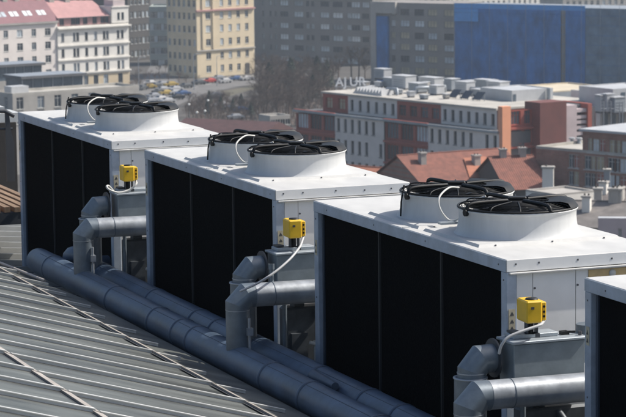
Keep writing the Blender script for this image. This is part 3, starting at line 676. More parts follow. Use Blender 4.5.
for (px, yt, yb, xr, dist, lab) in ((-12, 68.0, 82, 42, 610, 'upper glazed pavilion with thin dark flat roof at the left edge'), (22, 79, 93.5, 83, 575, 'lower dark glazed pavilion in front of the cream ornate building')):
    P = at_d(px, yt, dist); Pb = at_d(px, yb, dist)
    b = Bld('glass_pavilion', lab, 'pavilion', px, yt, dist, 77, xr=xr, D=8, m=gl_blue, group='glazed pavilions')
    b.zb = Pb.z-14; b.e.location.z = b.zb; H = b.z1-b.zb; mb = MB()
    mb.box(0, b.W, 0, b.D, 0, 14, m_conc); mb.box(.1, b.W-.1, .1, b.D-.1, 14, H, gl_blue); b.part(mb, 'glass_storey')
    mb = MB(); mb.box(-.6, b.W+.6, -.8, b.D, H, H+.55, m_dflat); mb.box(-.6, b.W+.6, -.8, b.D, H+.56, H+.62, m_gmet); b.part(mb, 'flat_roof')
    n = int(b.W/2.4)
    for k in range(n+1):
        mb = MB(); x = .1+k*(b.W-.2)/n; mb.box(x-.06, x+.06, -.02, .09, 14, H, m_gmet if k % 3 else m_white); b.part(mb, 'mullion')
# ---- C: upper distant row behind
def plain(name, label, px, ytop, dist, az, xr, D, m, colx, rowy, w, h, roof=None, glf=None, fr=wframe, mull=1, cat='building', group=None, parapet=.4):
    b = Bld(name, label, cat, px, ytop, dist, az, xr=xr, D=D, m=m, group=group)
    b.finish(opens([(b.loc(x, rowy[0])[0], w) for x in colx], [(b.loc(colx[0], y)[1], h) for y in rowy]), roof=roof, glf=glf, fr=fr, mull=mull, parapet=parapet)
    return b
plain('distant_house', 'pale distant house front above the rose roof of the cream building', 62, -9, 850, 80, 126, 14, m_conc, [66+6*k for k in range(10)], [-4, 2, 9, 16], 1.3, 1.7)
plain('distant_house', 'grey distant house row above the maroon roof at top left', -20, -6, 900, 82, 61, 14, m_green, [-15+7*k for k in range(10)], [-2, 4, 10], 1.3, 1.6)
# ---- E: street canyon
plain('tenement_house', 'sooty dark brown tenement in the side street between cream and green fronts', 127, -22, 835, 60, 150, 16, m_brown, [131, 135, 139, 143, 147], [-12, 2, 15, 28, 41, 54], 1.2, 2.0)
plain('tenement_house', 'narrow grey green tenement front left of the beige corner building', 149, 8, 815, 112, 168, 16, m_green, [152, 155.5, 159, 162.5, 165.5], [15, 27, 39, 51, 63], 1.2, 2.0)
# ---- F: beige corner block
b = Bld('beige_corner_block', 'beige six storey corner building with parked cars at its foot', 'building', 196, -12, 762, 69, xr=253.5, D=40, m=m_beige)
rowsF = [(b.loc(222, y)[1], 2.0) for y in (-10.5, 2.5, 15, 28, 41.5, 55, 68)]
colsF = [(b.loc(208.5, 40)[0], 1.9)]+[(b.loc(x, 40)[0], 1.35) for x in (222, 230.3, 238.6, 247)]
zL = [(z, h) for z, h in rowsF]
b.D = -horiz(167, 30, b.P, b.az+pi/2)[0]; print('beige D', b.D)
lf = opens([(b.locL(x, 30)[0], 1.3) for x in (170.5, 174, 178, 182, 186, 190)], zL)
lf = [o for o in lf if o[0] > .2 and o[1] < b.D-.3]
lf = opens([(b.D*(k+.5)/6, min(1.5, b.D/12)) for k in range(6)], zL)
b.finish(opens(colsF, rowsF), left=lf, mull=1)
mb = MB(); z = b.loc(222, 9.5)[1]; mb.box(-.4, b.W+.1, -.7, -.02, z-.25, z+.2, m_rosy); b.part(mb, 'string_course')
mb = MB(); z = b.loc(222, 49.5)[1]; mb.box(-.3, b.W+.1, -.45, -.02, z-.15, z+.2, m_conc); b.part(mb, 'string_course')
xa, xb = b.loc(202, 40)[0], b.loc(204.6, 40)[0]; xc, xd = b.loc(212.4, 40)[0], b.loc(214, 40)[0]; z0 = b.loc(222, 49)[1]
mb = MB(); mb.box(xa, xb, -.35, -.01, z0+.3, b.z1-.1, m_beige); mb.box(xc, xd, -.35, -.01, z0+.3, b.z1-.1, m_beige); b.part(mb, 'pilaster')
for o in opens([colsF[-1]], [rowsF[-1]]):
    mb = MB(); mb.box(o[0]-.2, o[1]+.2, -.1, -.02, .05, o[2]+1.8, m_brown); b.part(mb, 'door')

# ---- G: long grey slab
glS = [glass_m, glass_b, glass_b, glass_m, glass_w, mat('grey_blind_window', (.22, .25, .28), .3, nz=.3, sc=.6)]
b = Bld('grey_slab_block', 'long dark grey panel slab block with pale blinds behind the bare trees', 'building', 254, -4, 830, 148, xr=372.5, D=14, m=m_slab)
rws = [(b.loc(285, y)[1], 1.7) for y in (-9, 3, 14, 25.5, 36.7, 47.5, 58.7, 69.5)]
cl = [(b.loc(x, 40)[0], w) for x, w in ((263.5, .8), (271, .8), (276, .7), (284.5, 3.2), (299, 3.6), (308, 1.2), (313, 1.2), (325, 3.4), (338, 3.8), (349.5, 1.6), (356, 3.2), (366, 2.6))]
cl = sorted(cl)
b.finish(opens(cl, [r for r in rws if r[0] < b.z1-1.2]), glf=glS, fr=wframe_d, mull=2, rec=.15)
# ---- H: second slab with beige frame and blue strip
b = Bld('grey_slab_block', 'grey brown panel block with beige corner frame left of the blue scaffold netting', 'building', 373, 2, 742, 147, xr=456.5, D=14, m=m_slab2)
glH = [glass_b, glass_y, glass_b, glass_m, glass_w, glass_y]
rws = [(b.loc(405, y)[1], 1.8) for y in (12, 23.5, 35.5, 47, 58.7, 70.5)]
cl = [(b.loc(x, 40)[0], w) for x, w in ((393.5, 1.3), (405, 3.0), (419.5, 3.2), (432.5, 3.0), (449, 3.2))]
b.finish(opens(cl, rws), glf=glH, fr=wframe_d, mull=2, rec=.15)
z2 = b.loc(385, 13)[1]; x1 = b.loc(378, 40)[0]; x2 = b.loc(397.5, 8)[0]; x3 = b.loc(389, 8)[0]
mb = MB(); mb.box(-.1, x1, -1.2, -.01, .1, z2, m_conc); mb.box(-.1, x2, -1.2, -.01, z2+.003, b.z1+.2, m_conc); b.part(mb, 'beige_frame')
mb = MB(); mb.box(x1+.05, x3, -.9, -.02, .1, b.loc(380, 16)[1], m_net); b.part(mb, 'blue_panel_strip')
# ---- I: scaffolded building
b = Bld('scaffolded_building', 'long building wrapped in deep blue scaffold netting, greyer at its right end', 'building', 455.8, 4, 700, 146, xr=660, D=15, m=m_slab2)
xb0 = [b.loc(x, 40)[0] for x in (562, 566.5, 586.5)]
mb = MB(); mb.box(.2, b.W, .2, b.D, .1, b.z1-.6, m_slab2); mb.box(0.2, b.W, .2, b.D, b.z1-.595, b.z1-.3, m_gmet); b.part(mb, 'wall')
def net(name, xa, xb, za, zb, m, amp=.16, y=-.6):
    n = max(4, int((xb-xa)/.9)); k = 14; vs = []; fs = []
    for j in range(k+1):
        for i in range(n+1):
            x = xa+(xb-xa)*i/n; z = za+(zb-za)*j/k
            vs.append((x, y+amp*sin(i*1.7+random.uniform(-.5, .5))*(.4+.6*abs(sin(j*1.57))), z))
    for j in range(k):
        for i in range(n): a = j*(n+1)+i; fs.append((a, a+1, a+n+2, a+n+1))
    mb = MB(); mb.add(vs, fs, m, True); return b.part(mb, name)
zt = b.z1; net('netting', 0, xb0[0], .3, zt-1.1, m_net); net('netting', xb0[1], xb0[2], .3, zt-1.0, m_net); net('grey_netting', xb0[2]+.1, b.W, .3, zt-.4, m_netg)
net('netting_band', 0, xb0[2], zt-1.05, zt+.3, m_netb, .05, -.75)
xp = b.loc(480, 10)[0]; net('netting_patch', .1, xp, zt-4.6, zt-1.2, m_netb, .1, -1.0)
mb = MB(); mb.box(xb0[0]+.1, xb0[1]-.1, -.5, -.1, 0, zt-1.1, m_slab); b.part(mb, 'bare_bay')
for k in range(12):
    mb = MB(); x = k*b.W/11; mb.tube([(x, -1.05, 0), (x, -1.05, zt+.6)], .05, m_gmet, 6); b.part(mb, 'scaffold_pole')
for k in range(9):
    z = zt-2.2-k*2.6; mb = MB(); mb.tube([(0, -1.0, z), (b.W, -1.0, z)], .045, m_net if k < 8 else m_gmet, 6); b.part(mb, 'scaffold_rail')
# distant buildings peeping above the scaffold
plain('distant_house', 'cream distant house front peeping over the blue scaffold netting', 448, -16, 1080, 78, 560, 16, m_cream, [452+5.2*k for k in range(20)], [-9, -2, 5, 12], 1.2, 1.9)
plain('distant_house', 'grey distant house front at the top right corner', 563, -18, 980, 84, 660, 16, m_conc, [568+6*k for k in range(12)], [-11, -3, 4, 11], 1.3, 1.9)
plain('distant_house', 'low pale distant house above the beige framed slab block', 372, -8, 1050, 80, 450, 16, m_flat, [378+6*k for k in range(12)], [-3, 4, 11], 1.3, 1.9)
for k, (px, m, w) in enumerate(((588, m_white, 9), (608, m_white, 6), (470, m_gmet, 5))):
    P = at_d(px, 9.5, 790); mb = MB(); mb.box(0, w, 0, 4, 0, P.z, m_conc); mb.box(-.2, w+.2, -.2, 4.2, P.z, P.z+.5, m)
    o = mb.build('roof_shed', None, (P.x, P.y, 0)); tag(o, ['long white roofed shed above the right end of the scaffold netting', 'short white roofed shed near the top right corner', 'grey roofed shed above the left end of the scaffold netting'][k], 'shed')

# ---- J: central office building
AZJ = 164
b = Bld('central_office_building', 'long rust red and light grey office building with stepped top storey and rooftop plant', 'building', 295, 111, 455, AZJ, xr=499, D=26, m=m_lgrey)
# footprint: the orange fin at the corner
H = b.z1
X = lambda px, py=125: b.loc(px, py)[0]
secs = [(X(295), X(335), m_rust), (X(335), X(384), m_lgrey), (X(384), X(428), m_rust), (X(428), X(499), m_lgrey)]
zr = [b.loc(345, y)[1] for y in (125.5, 146.5)]; zr += [zr[1]-(zr[0]-zr[1])*k for k in (1, 2, 3, 4)]
zr = [z for z in zr if z > 2][:5]
rest = []
for xa, xb, m in secs:
    ops = []
    if m is m_lgrey:
        n = int(round((xb-xa)/2.05)); step_ = (xb-xa)/n
        for k in range(n):
            for z in zr:
                if (k*7+int(z)) % 11 == 3: continue
                ops.append((step_*(k+.5)-.42, step_*(k+.5)+.42, z-1.15, z+1.15))
    else:
        n = int(round((xb-xa)/3.4)); step_ = (xb-xa)/n
        for k in range(n):
            for z in zr: ops.append((step_*k+.35, step_*(k+1)-.35, z-1.35, z+1.25))
    T = Matrix.Translation((xa, 0 if m is m_lgrey else .25, 0)); mb = MB(); b.grid(mb, T, xb-xa, 0, H-.9 if m is m_rust else H, ops, m, .3); b.part(mb, 'wall')
    for o in ops:
        g = random.choice([glass_m, glass_m, gl_blue, glass_b if m is m_rust else glass_m]); 
        if b.nwin < 96: b.window(T, o, g, m_rust if m is m_rust else wframe_d, .28, 1 if m is m_lgrey else 3)
        else: rest.append((T, o, g))
    if m is m_rust:
        mb = MB()
        for z in [z+1.65 for z in zr]: mb.box(xa, xb, -.25, .22, z, z+.32, m_rust)
        b.part(mb, 'floor_band')
mb = MB()
for T, o, g in rest: mb.box(o[0], o[1], .30, .34, o[2], o[3], g, T)
if rest: tag(b.part(mb, 'window'), kind='stuff')
mb = MB(); mb.box(.02, b.W-.02, .8, b.D, 0, H-.05, m_dflat); mb.box(-.01, 0.02, .3, b.D, 0, H-.9, m_rust); b.part(mb, 'core')
mb = MB(); mb.box(-.2, b.W, -.35, .2, H-.05, H+.30, m_gmet); mb.box(-.2, b.W, .2, 5, H-.04, H+.06, m_dflat); b.part(mb, 'terrace_edge')
# set-back upper storey
Q0 = b.loc(323, 93)[0]; ys_ = 3.2
Pn = b.P-azd(b.az+pi/2)*ys_
def U(px, py):
    x, z = horiz(px, py, Pn, b.az); return x, z
zu1 = U(410, 101.5)[1]; xu = [U(x, 105)[0] for x in (323, 348, 397, 441, 497)]
for xa, xb, m in zip(xu[:-1], xu[1:], (m_rust, m_lgrey, m_rust, m_lgrey)):
    mb = MB(); ops = []
    w = 2.0 if m is m_lgrey else 2.9; n = int((xb-xa)/w); st = (xb-xa)/n; hw = .42 if m is m_lgrey else .95
    ops = [(st*(k+.5)-hw, st*(k+.5)+hw, H+.7, zu1-.7) for k in range(n)]
    T = Matrix.Translation((xa, ys_, 0)); b.grid(mb, T, xb-xa, H+.07, zu1, ops, m, .3); b.part(mb, 'upper_wall')
    for o in ops: b.window(T, o, glass_y if (xa == xu[0]) else random.choice([glass_m, gl_blue]), m_rust if m is m_rust else wframe_d, .28, 1)
mb = MB(); mb.box(xu[0]+.02, xu[-1]-.02, ys_+.5, b.D, H+.06, zu1-.05, m_rust); mb.box(xu[0]-.25, xu[-1]+.1, ys_-.3, b.D+.1, zu1-.04, zu1+.28, m_flat); b.part(mb, 'roof')
# right wing around the corner
Pc = b.P+azd(b.az)*b.W
azw = R(79); ew = Matrix.Rotation((b.az-azw), 4, 'Z')
TW = Matrix.Translation((b.W, 0, 0)) @ Matrix.Rotation(b.az-azw, 4, 'Z')
def Wl(px, py):
    x, z = horiz(px, py, Pc, azw); return x, z
zt_ = Wl(503, 108)[1]; xf = Wl(507.5, 130)[0]
mb = MB(); mb.box(0.0, xf, -.9, .3, 0.0, zt_+.3, m_orange, TW); b.part(mb, 'orange_fin')
x5, x6, x7, x8, x9 = [Wl(x, 125)[0] for x in (534, 560.5, 573, 583, 588)]
zw = Wl(520, 110)[1]; ops = []
for y in (118, 137, 156, 175): 
    zc_ = Wl(520, y)[1]; ops += [(Wl(513, 120)[0]-xf, Wl(522.5, 120)[0]-xf, zc_-1.1, zc_+1.1), (Wl(526, 120)[0]-xf, Wl(533, 120)[0]-xf, zc_-1.1, zc_+1.1)]
T = TW @ Matrix.Translation((xf, .5, 0)); mb = MB(); b.grid(mb, T, x5-xf, 0, zw, ops, m_rust, .4); b.part(mb, 'wing_wall')
for o in ops: b.window(T, o, gl_blue, m_rust, .35, 2)
for o in ops[::2]:
    mb = MB(); mb.box(.05, x5-xf-.05, -.6, .0, o[2]-.75, o[2]-.45, m_rust, T); b.part(mb, 'balcony_slab')
mb = MB(); mb.box(x5, x6, -1.6, 2.5, 0, Wl(545, 101.5)[1], mat('dark_rust_cladding', (.15, .05, .042), .75, nz=.2, sc=.4), TW); b.part(mb, 'stair_tower')
mb = MB(); mb.box(x6, x7, -1.0, 8, 0, Wl(566, 105)[1], m_pinkg, TW); b.part(mb, 'plaster_wall')
mb = MB(); mb.box(x7+.003, x8, .6, 8, 0, Wl(566, 105)[1]-.1, m_dflat, TW); b.part(mb, 'balcony_recess')
for y in (109, 115.5, 120.5, 126, 132, 140):
    z = Wl(578, y)[1]; mb = MB(); mb.box(x7+.01, x8, -.9, .58, z-.45, z+.1, m_pinkg, TW); b.part(mb, 'balcony_slab')
mb = MB(); mb.box(x8, Wl(587, 120)[0], -1.3, 6, 0, Wl(585, 103)[1], m_rust, TW); b.part(mb, 'rust_fin')
mb = MB(); mb.box(Wl(587, 120)[0]+.01, Wl(650, 120)[0], .8, 8, 0, Wl(600, 107)[1], m_conc, TW)
b.part(mb, 'grey_wing'); 
for x in (590, 598, 606, 614, 622):
    mb = MB(); xx = Wl(x, 120)[0]; mb.box(xx, xx+.9, .55, .79, Wl(600, 119)[1]-1.2, Wl(600, 112)[1], gl_blue if x != 598 else m_white, TW); b.part(mb, 'window')
# solid core of the wing so the roof reads as one
zroof = Wl(560, 104)[1]-.4
mb = MB(); mb.box(6, Wl(650, 120)[0], 2.6, 26, 0, zroof-1.5, m_flat, TW); b.part(mb, 'wing_roof')
CB = b
# rooftop plant on J: things of their own, each on the roof plane
zroofJ = zu1+.26; PLN = []
kinds = ['white', 'grey', 'blue grey']
def plant(px, py, w, d, h, m, label, name='air_handler', zr=None, rz=None, fins=True):
    w, d, h = w*.85, d*.85, h*.82
    P = at_z(px, py, zr or zroofJ); rz = -(b.az-pi/2) if rz is None else rz
    t = thing(name, label, 'roof plant', P, rz, None)
    mb = MB(); mb.box(-w/2, w/2, -d/2, d/2, .25, h, m, bev=.06); mb.build('casing', t)
    mb = MB(); mb.box(-w/2+.1, w/2-.1, -d/2+.1, d/2-.1, 0, .24, m_dflat); mb.build('plinth', t)
    mb = MB(); mb.box(-w/2-.08, w/2+.08, -d/2-.08, d/2+.08, h+.003, h+.12, m_white); mb.build('top_cover', t)
    if fins:
        mb = MB()
        for k in range(4): mb.box(-w*.35, w*.35, -d/2-.05, -d/2-.004, .5+k*(h-.8)/4, .5+k*(h-.8)/4+.12, m_gmet)
        mb.build('louvre', t)
    return t
spec = [(392, 88, 3.2, 2.4, 2.2, m_gmet, 'pale box on the roof just right of the zigzag rooflights'), (404, 89, 4.6, 3, 2.9, m_white, 'wide white air handler left of centre on the office roof'),
        (418, 93, 3.2, 2.6, 2.1, m_gmet, 'small grey air handler between two white ones on the office roof'), (431, 88, 5.2, 2.6, 2.3, m_white, 'long low white air handler along the far edge of the office roof'),
        (437, 95, 2.4, 2.2, 2.0, m_white, 'short square white box near the parapet of the office roof'), (452, 91, 2.4, 2.4, 2.6, m_gmet, 'tall grey cabinet beside the dark slanted collectors'),
        (465, 94, 3.6, 2.5, 2.6, m_white, 'white air handler with grey louvres behind the slanted collectors'), (486, 90, 4.8, 2.4, 2.2, m_gmet, 'grey air handler below the blue netting at centre right'),
        (498, 92, 4.2, 2.8, 2.2, m_white, 'white air handler left of the big white plant room'), (478, 96, 2.6, 1.8, 1.4, m_gmet, 'low grey unit near the orange fin'),
        (362, 86.5, 3.0, 2.0, 1.0, m_conc, 'low pale box on the office roof behind the letters'), (383, 79.5, 3.4, 2.4, 2.4, m_white, 'white box standing highest at the foot of the blue strip')]
for s_ in spec: plant(*s_[:6], s_[6])
extra = [(371, 90.5, 1.4, 1.2, .9, m_gmet, 'tiny grey fan box right of the zigzag rooflights'), (379, 88, 1.6, 1.4, 1.3, m_white, 'tiny white fan box under the highest white box'), (398, 94.5, 1.8, 1.2, 1.0, m_gmet, 'low grey duct stub by the parapet left of centre'),
         (411, 97.5, 1.3, 1.3, 1.2, m_white, 'small white cube close to the office parapet'), (424, 99.5, 1.8, 1.1, .9, m_gmet, 'flat grey box close to the office parapet'), (426, 90.5, 1.3, 1.3, 1.8, m_conc, 'narrow concrete shaft among the white air handlers'),
         (444, 87.5, 2.2, 1.4, 1.5, m_gmet, 'grey box behind the long white air handler'), (471, 88.5, 2.0, 1.6, 1.7, m_white, 'white cube in the back row below the netting'), (489, 97, 1.7, 1.3, 1.1, m_white, 'small white unit just left of the orange fin'), (446, 99, 1.2, 1.0, 1.0, m_conc, 'small concrete box left of the slanted collectors'), (505, 96, 1.5, 1.4, 1.3, m_gmet, 'grey box behind the top of the orange fin'), (459, 88, 1.4, 1.4, 1.4, m_conc, 'small concrete shaft in the back row')]
for s_ in extra: plant(*s_[:6], s_[6], 'roof_box', rz=-(b.az-pi/2)+random.uniform(-.25, .25), fins=False)
for k, (px, py) in enumerate(((386, 92), (415, 91.5), (441, 91), (481, 92.5))):
    P = at_z(px, py, zroofJ+.5); mb = MB(); mb.tube([(0, 0, -.5), (0, 0, .3), (.3, .1, .6), (2.4, .4, .6), (2.6, .4, -.4)], .28, m_gmet, 10)
    o = mb.build('roof_duct', None, P); o.rotation_euler.z = -(b.az-pi/2)+k; tag(o, 'bent round duct on the office roof, '+['leftmost', 'second from left', 'third from left', 'rightmost'][k]+' of four', 'duct', 'bent roof ducts')
for k in range(3):
    P = at_z(455+12*k, 98.5+1.2*k, zroofJ); t = thing('solar_collector', ['left', 'middle', 'right'][k]+'most of the three dark slanted collectors on the office roof', 'solar panel', P, -(b.az-pi/2), 'slanted collectors')
    mb = MB(); mb.add([(-1.0, -.7, .3), (1.0, -.7, .3), (1.0, .6, 1.5), (-1.0, .6, 1.5), (-1.0, -.7, .22), (1.0, -.7, .22), (1.0, .6, 1.42), (-1.0, .6, 1.42)], [(0, 1, 2, 3), (7, 6, 5, 4), (0, 4, 5, 1), (1, 5, 6, 2), (2, 6, 7, 3), (3, 7, 4, 0)], glass_m); mb.build('panel', t)
    for (x0, y0, h0) in ((-.9, .4, 1.3), (.8, .4, 1.3), (-.9, -.6, .3), (.8, -.6, .3)): mb = MB(); mb.box(x0, x0+.1, y0, y0+.1, 0, h0, m_gmet); mb.build('leg', t)
for k in range(9):
    P = at_z(361+3.0*k, 92.6+.35*k, zroofJ); mb = MB()
    mb.add([(-.55, -1.6, 0), (.55, -1.6, 0), (-.55, 1.6, 0), (.55, 1.6, 0), (.45, -1.6, 1.1), (.45, 1.6, 1.1)], [(0, 1, 4), (3, 2, 5), (0, 4, 5, 2), (1, 3, 5, 4)], m_white)
    mb.add([(-.5, -1.5, .1), (.42, -1.5, 1.05), (.42, 1.5, 1.05), (-.5, 1.5, .1)], [(0, 1, 2, 3)], m_white)
    o = mb.build('zigzag_rooflight', None, P); o.rotation_euler.z = -(b.az-pi/2)+.2
    tag(o, 'white slanted rooflight in the zigzag row beside the roof letters', 'rooflight', 'zigzag rooflights')
# roof letters
sg = thing('roof_letters', 'white standing letters AJUR on the far corner of the office roof', 'sign', at_z(335.5, 90.2, zroofJ), R(-12))
xo = 0
for ch, w in zip('AJUR', (1.5, 1.05, 1.62, 1.5)):
    cu = bpy.data.curves.new('letter', 'FONT'); cu.body = ch; cu.size = 2.2; cu.extrude = .1; cu.offset = .03
    tmp = bpy.data.objects.new('tmp', cu); col.objects.link(tmp); bpy.context.view_layer.update()
    me = bpy.data.meshes.new_from_object(tmp.evaluated_get(bpy.context.evaluated_depsgraph_get())); bpy.data.objects.remove(tmp)
    me.materials.clear(); me.materials.append(mat('letter_white', (.78, .78, .78), .5))
    o = bpy.data.objects.new('letter', me); col.objects.link(o); o.parent = sg; o.location = (xo, 0, .7); o.rotation_euler = (R(90), 0, 0); xo += w
mb = MB(); mb.box(-.1, 5.9, .12, .2, .5, .62, m_gmet)
for k in range(7): mb.box(.1+k*.9, .18+k*.9, .12, .2, 0, 1.4, m_gmet)
mb.build('frame', sg)
# big roof structures right of the corner, on the wing
rzW = -(azw-pi/2)
zrW = zroof-1.5
b2 = Bld('roof_plant_room', 'large white flat topped plant room below the blue netting', 'plant room', 512, 91.5, 430, 79, xr=553, D=9, m=m_white, zb=zrW)
b2.finish([], roof=m_white, parapet=.15)
mb = MB(); x = b2.loc(547, 96)[0]; mb.tube([(x, -.5, 0), (x, -.5, b2.z1-zrW+.2)], .35, m_gmet, 10); b2.part(mb, 'flue')
mb = MB(); mb.box(b2.loc(513, 96)[0], b2.loc(516, 96)[0], -.05, -.005, 1, b2.z1-zrW-.5, gl_blue); b2.part(mb, 'door')
b2 = Bld('roof_plant_room', 'white plant room with dark doorway at the right edge below the netting', 'plant room', 613, 90, 425, 79, xr=660, D=9, m=m_white, zb=zrW)
b2.finish([], roof=m_white, parapet=.15)
mb = MB(); xq = b2.loc(621, 96)[0]; mb.box(xq, xq+.9, -.05, -.005, .5, b2.z1-zrW-.5, gl_blue); b2.part(mb, 'door')
b2 = Bld('roof_cabin', 'small white slanted cabin beside the white satellite dish', 'cabin', 589, 91.5, 440, 79, xr=602, D=5, m=m_white, zb=zrW); b2.finish([], roof=m_flat)
b2 = Bld('roof_plateau', 'cream topped raised roof section between the two white plant rooms', 'roof section', 553, 92.5, 452, 80, xr=616, D=14, m=m_gmet, zb=zrW); b2.finish([], roof=mat('cream_felt', (.55, .48, .36), .9, nz=.2, sc=.3), parapet=.2)
P = at_d(603.5, 90.5, 445); t = thing('satellite_dish', 'white satellite dish beside the slanted cabin on the far roof', 'dish', (P.x, P.y, zrW), rzW)
mb = MB(); h = P.z-zrW
vs = [(0, .25, 0)]; fs = []
for r in (.5, .9, 1.15):
    for j in range(20): vs.append((r*cos(2*pi*j/20), .25-r*r*.2, r*sin(2*pi*j/20)))
for j in range(20): fs.append((0, 1+j, 1+(j+1) % 20))
for q in range(2):
    for j in range(20): fs.append((1+q*20+j, 1+(q+1)*20+j, 1+(q+1)*20+(j+1) % 20, 1+q*20+(j+1) % 20))
mb.add([(x, y-.3, z+h) for x, y, z in vs], fs, m_white, True); mb.build('reflector', t)
mb = MB(); mb.box(-.08, .08, .0, .16, 0, h, m_gmet); mb.tube([(0, -.05, h-.3), (0, -1.0, h)], .04, m_gmet, 6); mb.build('mast', t)
for k, (px, py, w, d, h, m, lb) in enumerate([(521, 97, 3.2, 2, 1.6, m_white, 'low white unit in front of the large plant room'), (528, 98, 1.6, 1.6, 2.0, m_gmet, 'narrow grey unit left of the flue'),
      (601, 113, 1.6, 1.6, 3.2, m_white, 'tall white duct at left of the pipe cluster on the right roofs'), (608, 113, 1.8, 1.6, 3.4, m_white, 'tall white duct in the middle of the pipe cluster on the right roofs'), (617, 114, 2.4, 1.6, 3.0, m_gmet, 'grey duct at the right of the pipe cluster on the right roofs')]):
    plant(px, py, w, d, h, m, lb, 'roof_duct', zr=zrW if k < 2 else at_d(px, py, 380).z, rz=rzW)
for k, px in enumerate((603.5, 611, 619.5, 622.5)):
    P = at_d(px, 131, 345); mb = MB(); mb.tube([(0, 0, 0), (0, 0, 4.0)], .07, m_gmet, 6); mb.tube([(-.4, 0, 3.0), (.4, 0, 3.0)], .04, m_gmet, 5)
    o = mb.build('antenna_mast', None, P); tag(o, 'thin roof mast, '+['leftmost', 'second from left', 'third from left', 'rightmost'][k]+' of four above the brown brick building', 'mast', 'roof masts')

# ---- K: brown brick building
b = Bld('brick_building', 'brown brick building with curtained windows at right middle', 'building', 536, 148.5, 330, 157, xr=650, D=14, m=m_brick)
H = b.z1; xk = b.loc(582.5, 145)[0]
rws = [(b.loc(577, y)[1], 1.75) for y in (161.5, 178.5)]; rws += [(rws[1][0]-(rws[0][0]-rws[1][0])*k, 1.75) for k in (1, 2)]
cl = [(b.loc(x, 165)[0], w) for x, w in ((571, .8), (576, .9), (587.5, 1.0), (593, .8), (600, 1.3), (611.5, 1.2), (617, .8), (623, 1.2), (631, 1.2), (640, 1.2))]
glK = [glass_m, glass_w, glass_y, gl_blue, mat('red_curtain_window', (.34, .13, .11), .4)]
b.finish(opens(cl, [r for r in rws if r[0] > 2]), glf=glK, fr=wframe, mull=1, roof=m_flat, parapet=.35)
# upper storey on the right part
z2 = b.loc(583, 131)[1]; zc_ = b.loc(600, 148)[1]+.2; ops = [(b.loc(x, 147)[0]-xk-w/2, b.loc(x, 147)[0]-xk+w/2, zc_-.9, zc_+.9) for x, w in ((590, .8), (595.5, 1.1), (602, 1.0), (612.5, 1.1), (618, 1.0), (624, 1.1), (634, 1.1))]
T = Matrix.Translation((xk, .02, 0)); mb = MB(); b.grid(mb, T, b.W-xk, H-.35, z2, ops, m_brick, .22); mb.box(xk-.003, b.W, .3, 10, H-.2, z2, m_brick); b.part(mb, 'upper_wall')
for o in ops: b.window(T, o, random.choice(glK), wframe, .2, 1)
mb = MB(); mb.box(xk-.4, b.W, -.3, 10.2, z2, z2+.3, m_white); b.part(mb, 'roof_edge')
for k, px in enumerate((572, 579)):
    P = at_z(px, 143.3, H+.05); mb = MB(); mb.tube([(0, 0, 0), (0, 0, .55)], [.3, .2], m_gmet, 10); mb.tube([(0, 0, .55), (0, 0, .75)], .42, m_white, 10)
    o = mb.build('roof_vent', None, P); tag(o, ['left', 'right'][k]+' one of two small vents on the pale roof of the brick building', 'vent', 'small vents')

# ---- L: terracotta roofed houses
def gable(name, label, pl, pr_, dist_l, az, ztop_y, D, rise, m_r, m_w, chim=(), cat='house'):
    """house whose near eaves run from pixel x pl to pr_ ; ridge parallel to the wall"""
    b = Bld(name, label, cat, pl, ztop_y, dist_l, az, xr=pr_, D=D, m=m_w)
    H = b.z1
    b.finish(opens([(2+3.2*k, 1.1) for k in range(int((b.W-2)/3.2))], [(z, 1.6) for z in (H-2.2, H-5.6, H-9) if z > 2]), mull=1, roof=m_r)
    mb = MB(); o = .4
    mb.add([(-o, -o, H+.02), (b.W+o, -o, H+.02), (b.W+o, D/2, H+rise), (-o, D/2, H+rise), (b.W+o, D+o, H+.02), (-o, D+o, H+.02)], [(0, 1, 2, 3), (3, 2, 4, 5)], m_r)
    mb.add([(0, 0, H), (0, D, H), (0, D/2, H+rise*.95), (b.W, 0, H), (b.W, D, H), (b.W, D/2, H+rise*.95)], [(0, 2, 1), (3, 4, 5)], m_w)
    mb.tube([(-o, D/2, H+rise), (b.W+o, D/2, H+rise)], .12, m_r, 6); rf = b.part(mb, 'tiled_roof')
    for (fx, fy, w, h, cm) in chim:
        z = H+rise*(1-abs(fy-.5)*2); mb = MB(); x, y = fx*b.W, fy*D; mb.box(x-w/2, x+w/2, y-.45, y+.45, z-.6, z+h, cm); mb.box(x-w/2-.1, x+w/2+.1, y-.55, y+.55, z+h, z+h+.18, m_conc)
        for q in (-.25, .25): mb.tube([(x+q*w, y, z+h+.18), (x+q*w, y, z+h+.38)], .09, m_brown, 8)
        mb.build('chimney', rf)
    return b, rf
b, rf = gable('tiled_house', 'house with big terracotta roof and pale chimneys in front of the office building', 424, 528, 330, 84, 186, 13, 3.4, m_tile, m_brick, ((.15, .35, .8, 1.3, m_conc), (.62, .25, .9, 1.3, m_conc), (.3, .78, .8, .8, m_conc), (.9, .75, .8, .7, m_conc)))
mb = MB(); s_ = 3.4/6.5; xx = b.W*.45
mb.add([(xx, .4, b.z1+.8*s_*1+.10), (xx+4.2, .4, b.z1+.8*s_+.10), (xx+5.0, 4.6, b.z1+5.0*s_+.10), (xx+1.6, 4.6, b.z1+5.0*s_+.10)], [(0, 1, 2, 3)], m_tile2); mb.build('new_tile_patch', rf)
b, rf = gable('tiled_house', 'narrow tiled house with gable wall right of the large terracotta roof', 508, 548, 322, 100, 190, 16, 3.4, m_tile, m_brown, ((.3, .5, .8, .8, m_conc), (.8, .5, .8, .9, m_conc)))
gable('tiled_house', 'bright orange tiled roof behind the rear fan of the second unit', 318, 408, 340, 150, 192, 13, 3.0, m_tile2, m_brown, ((.5, .6, .7, .9, m_gmet), (.85, .5, .8, 1.4, m_conc)))
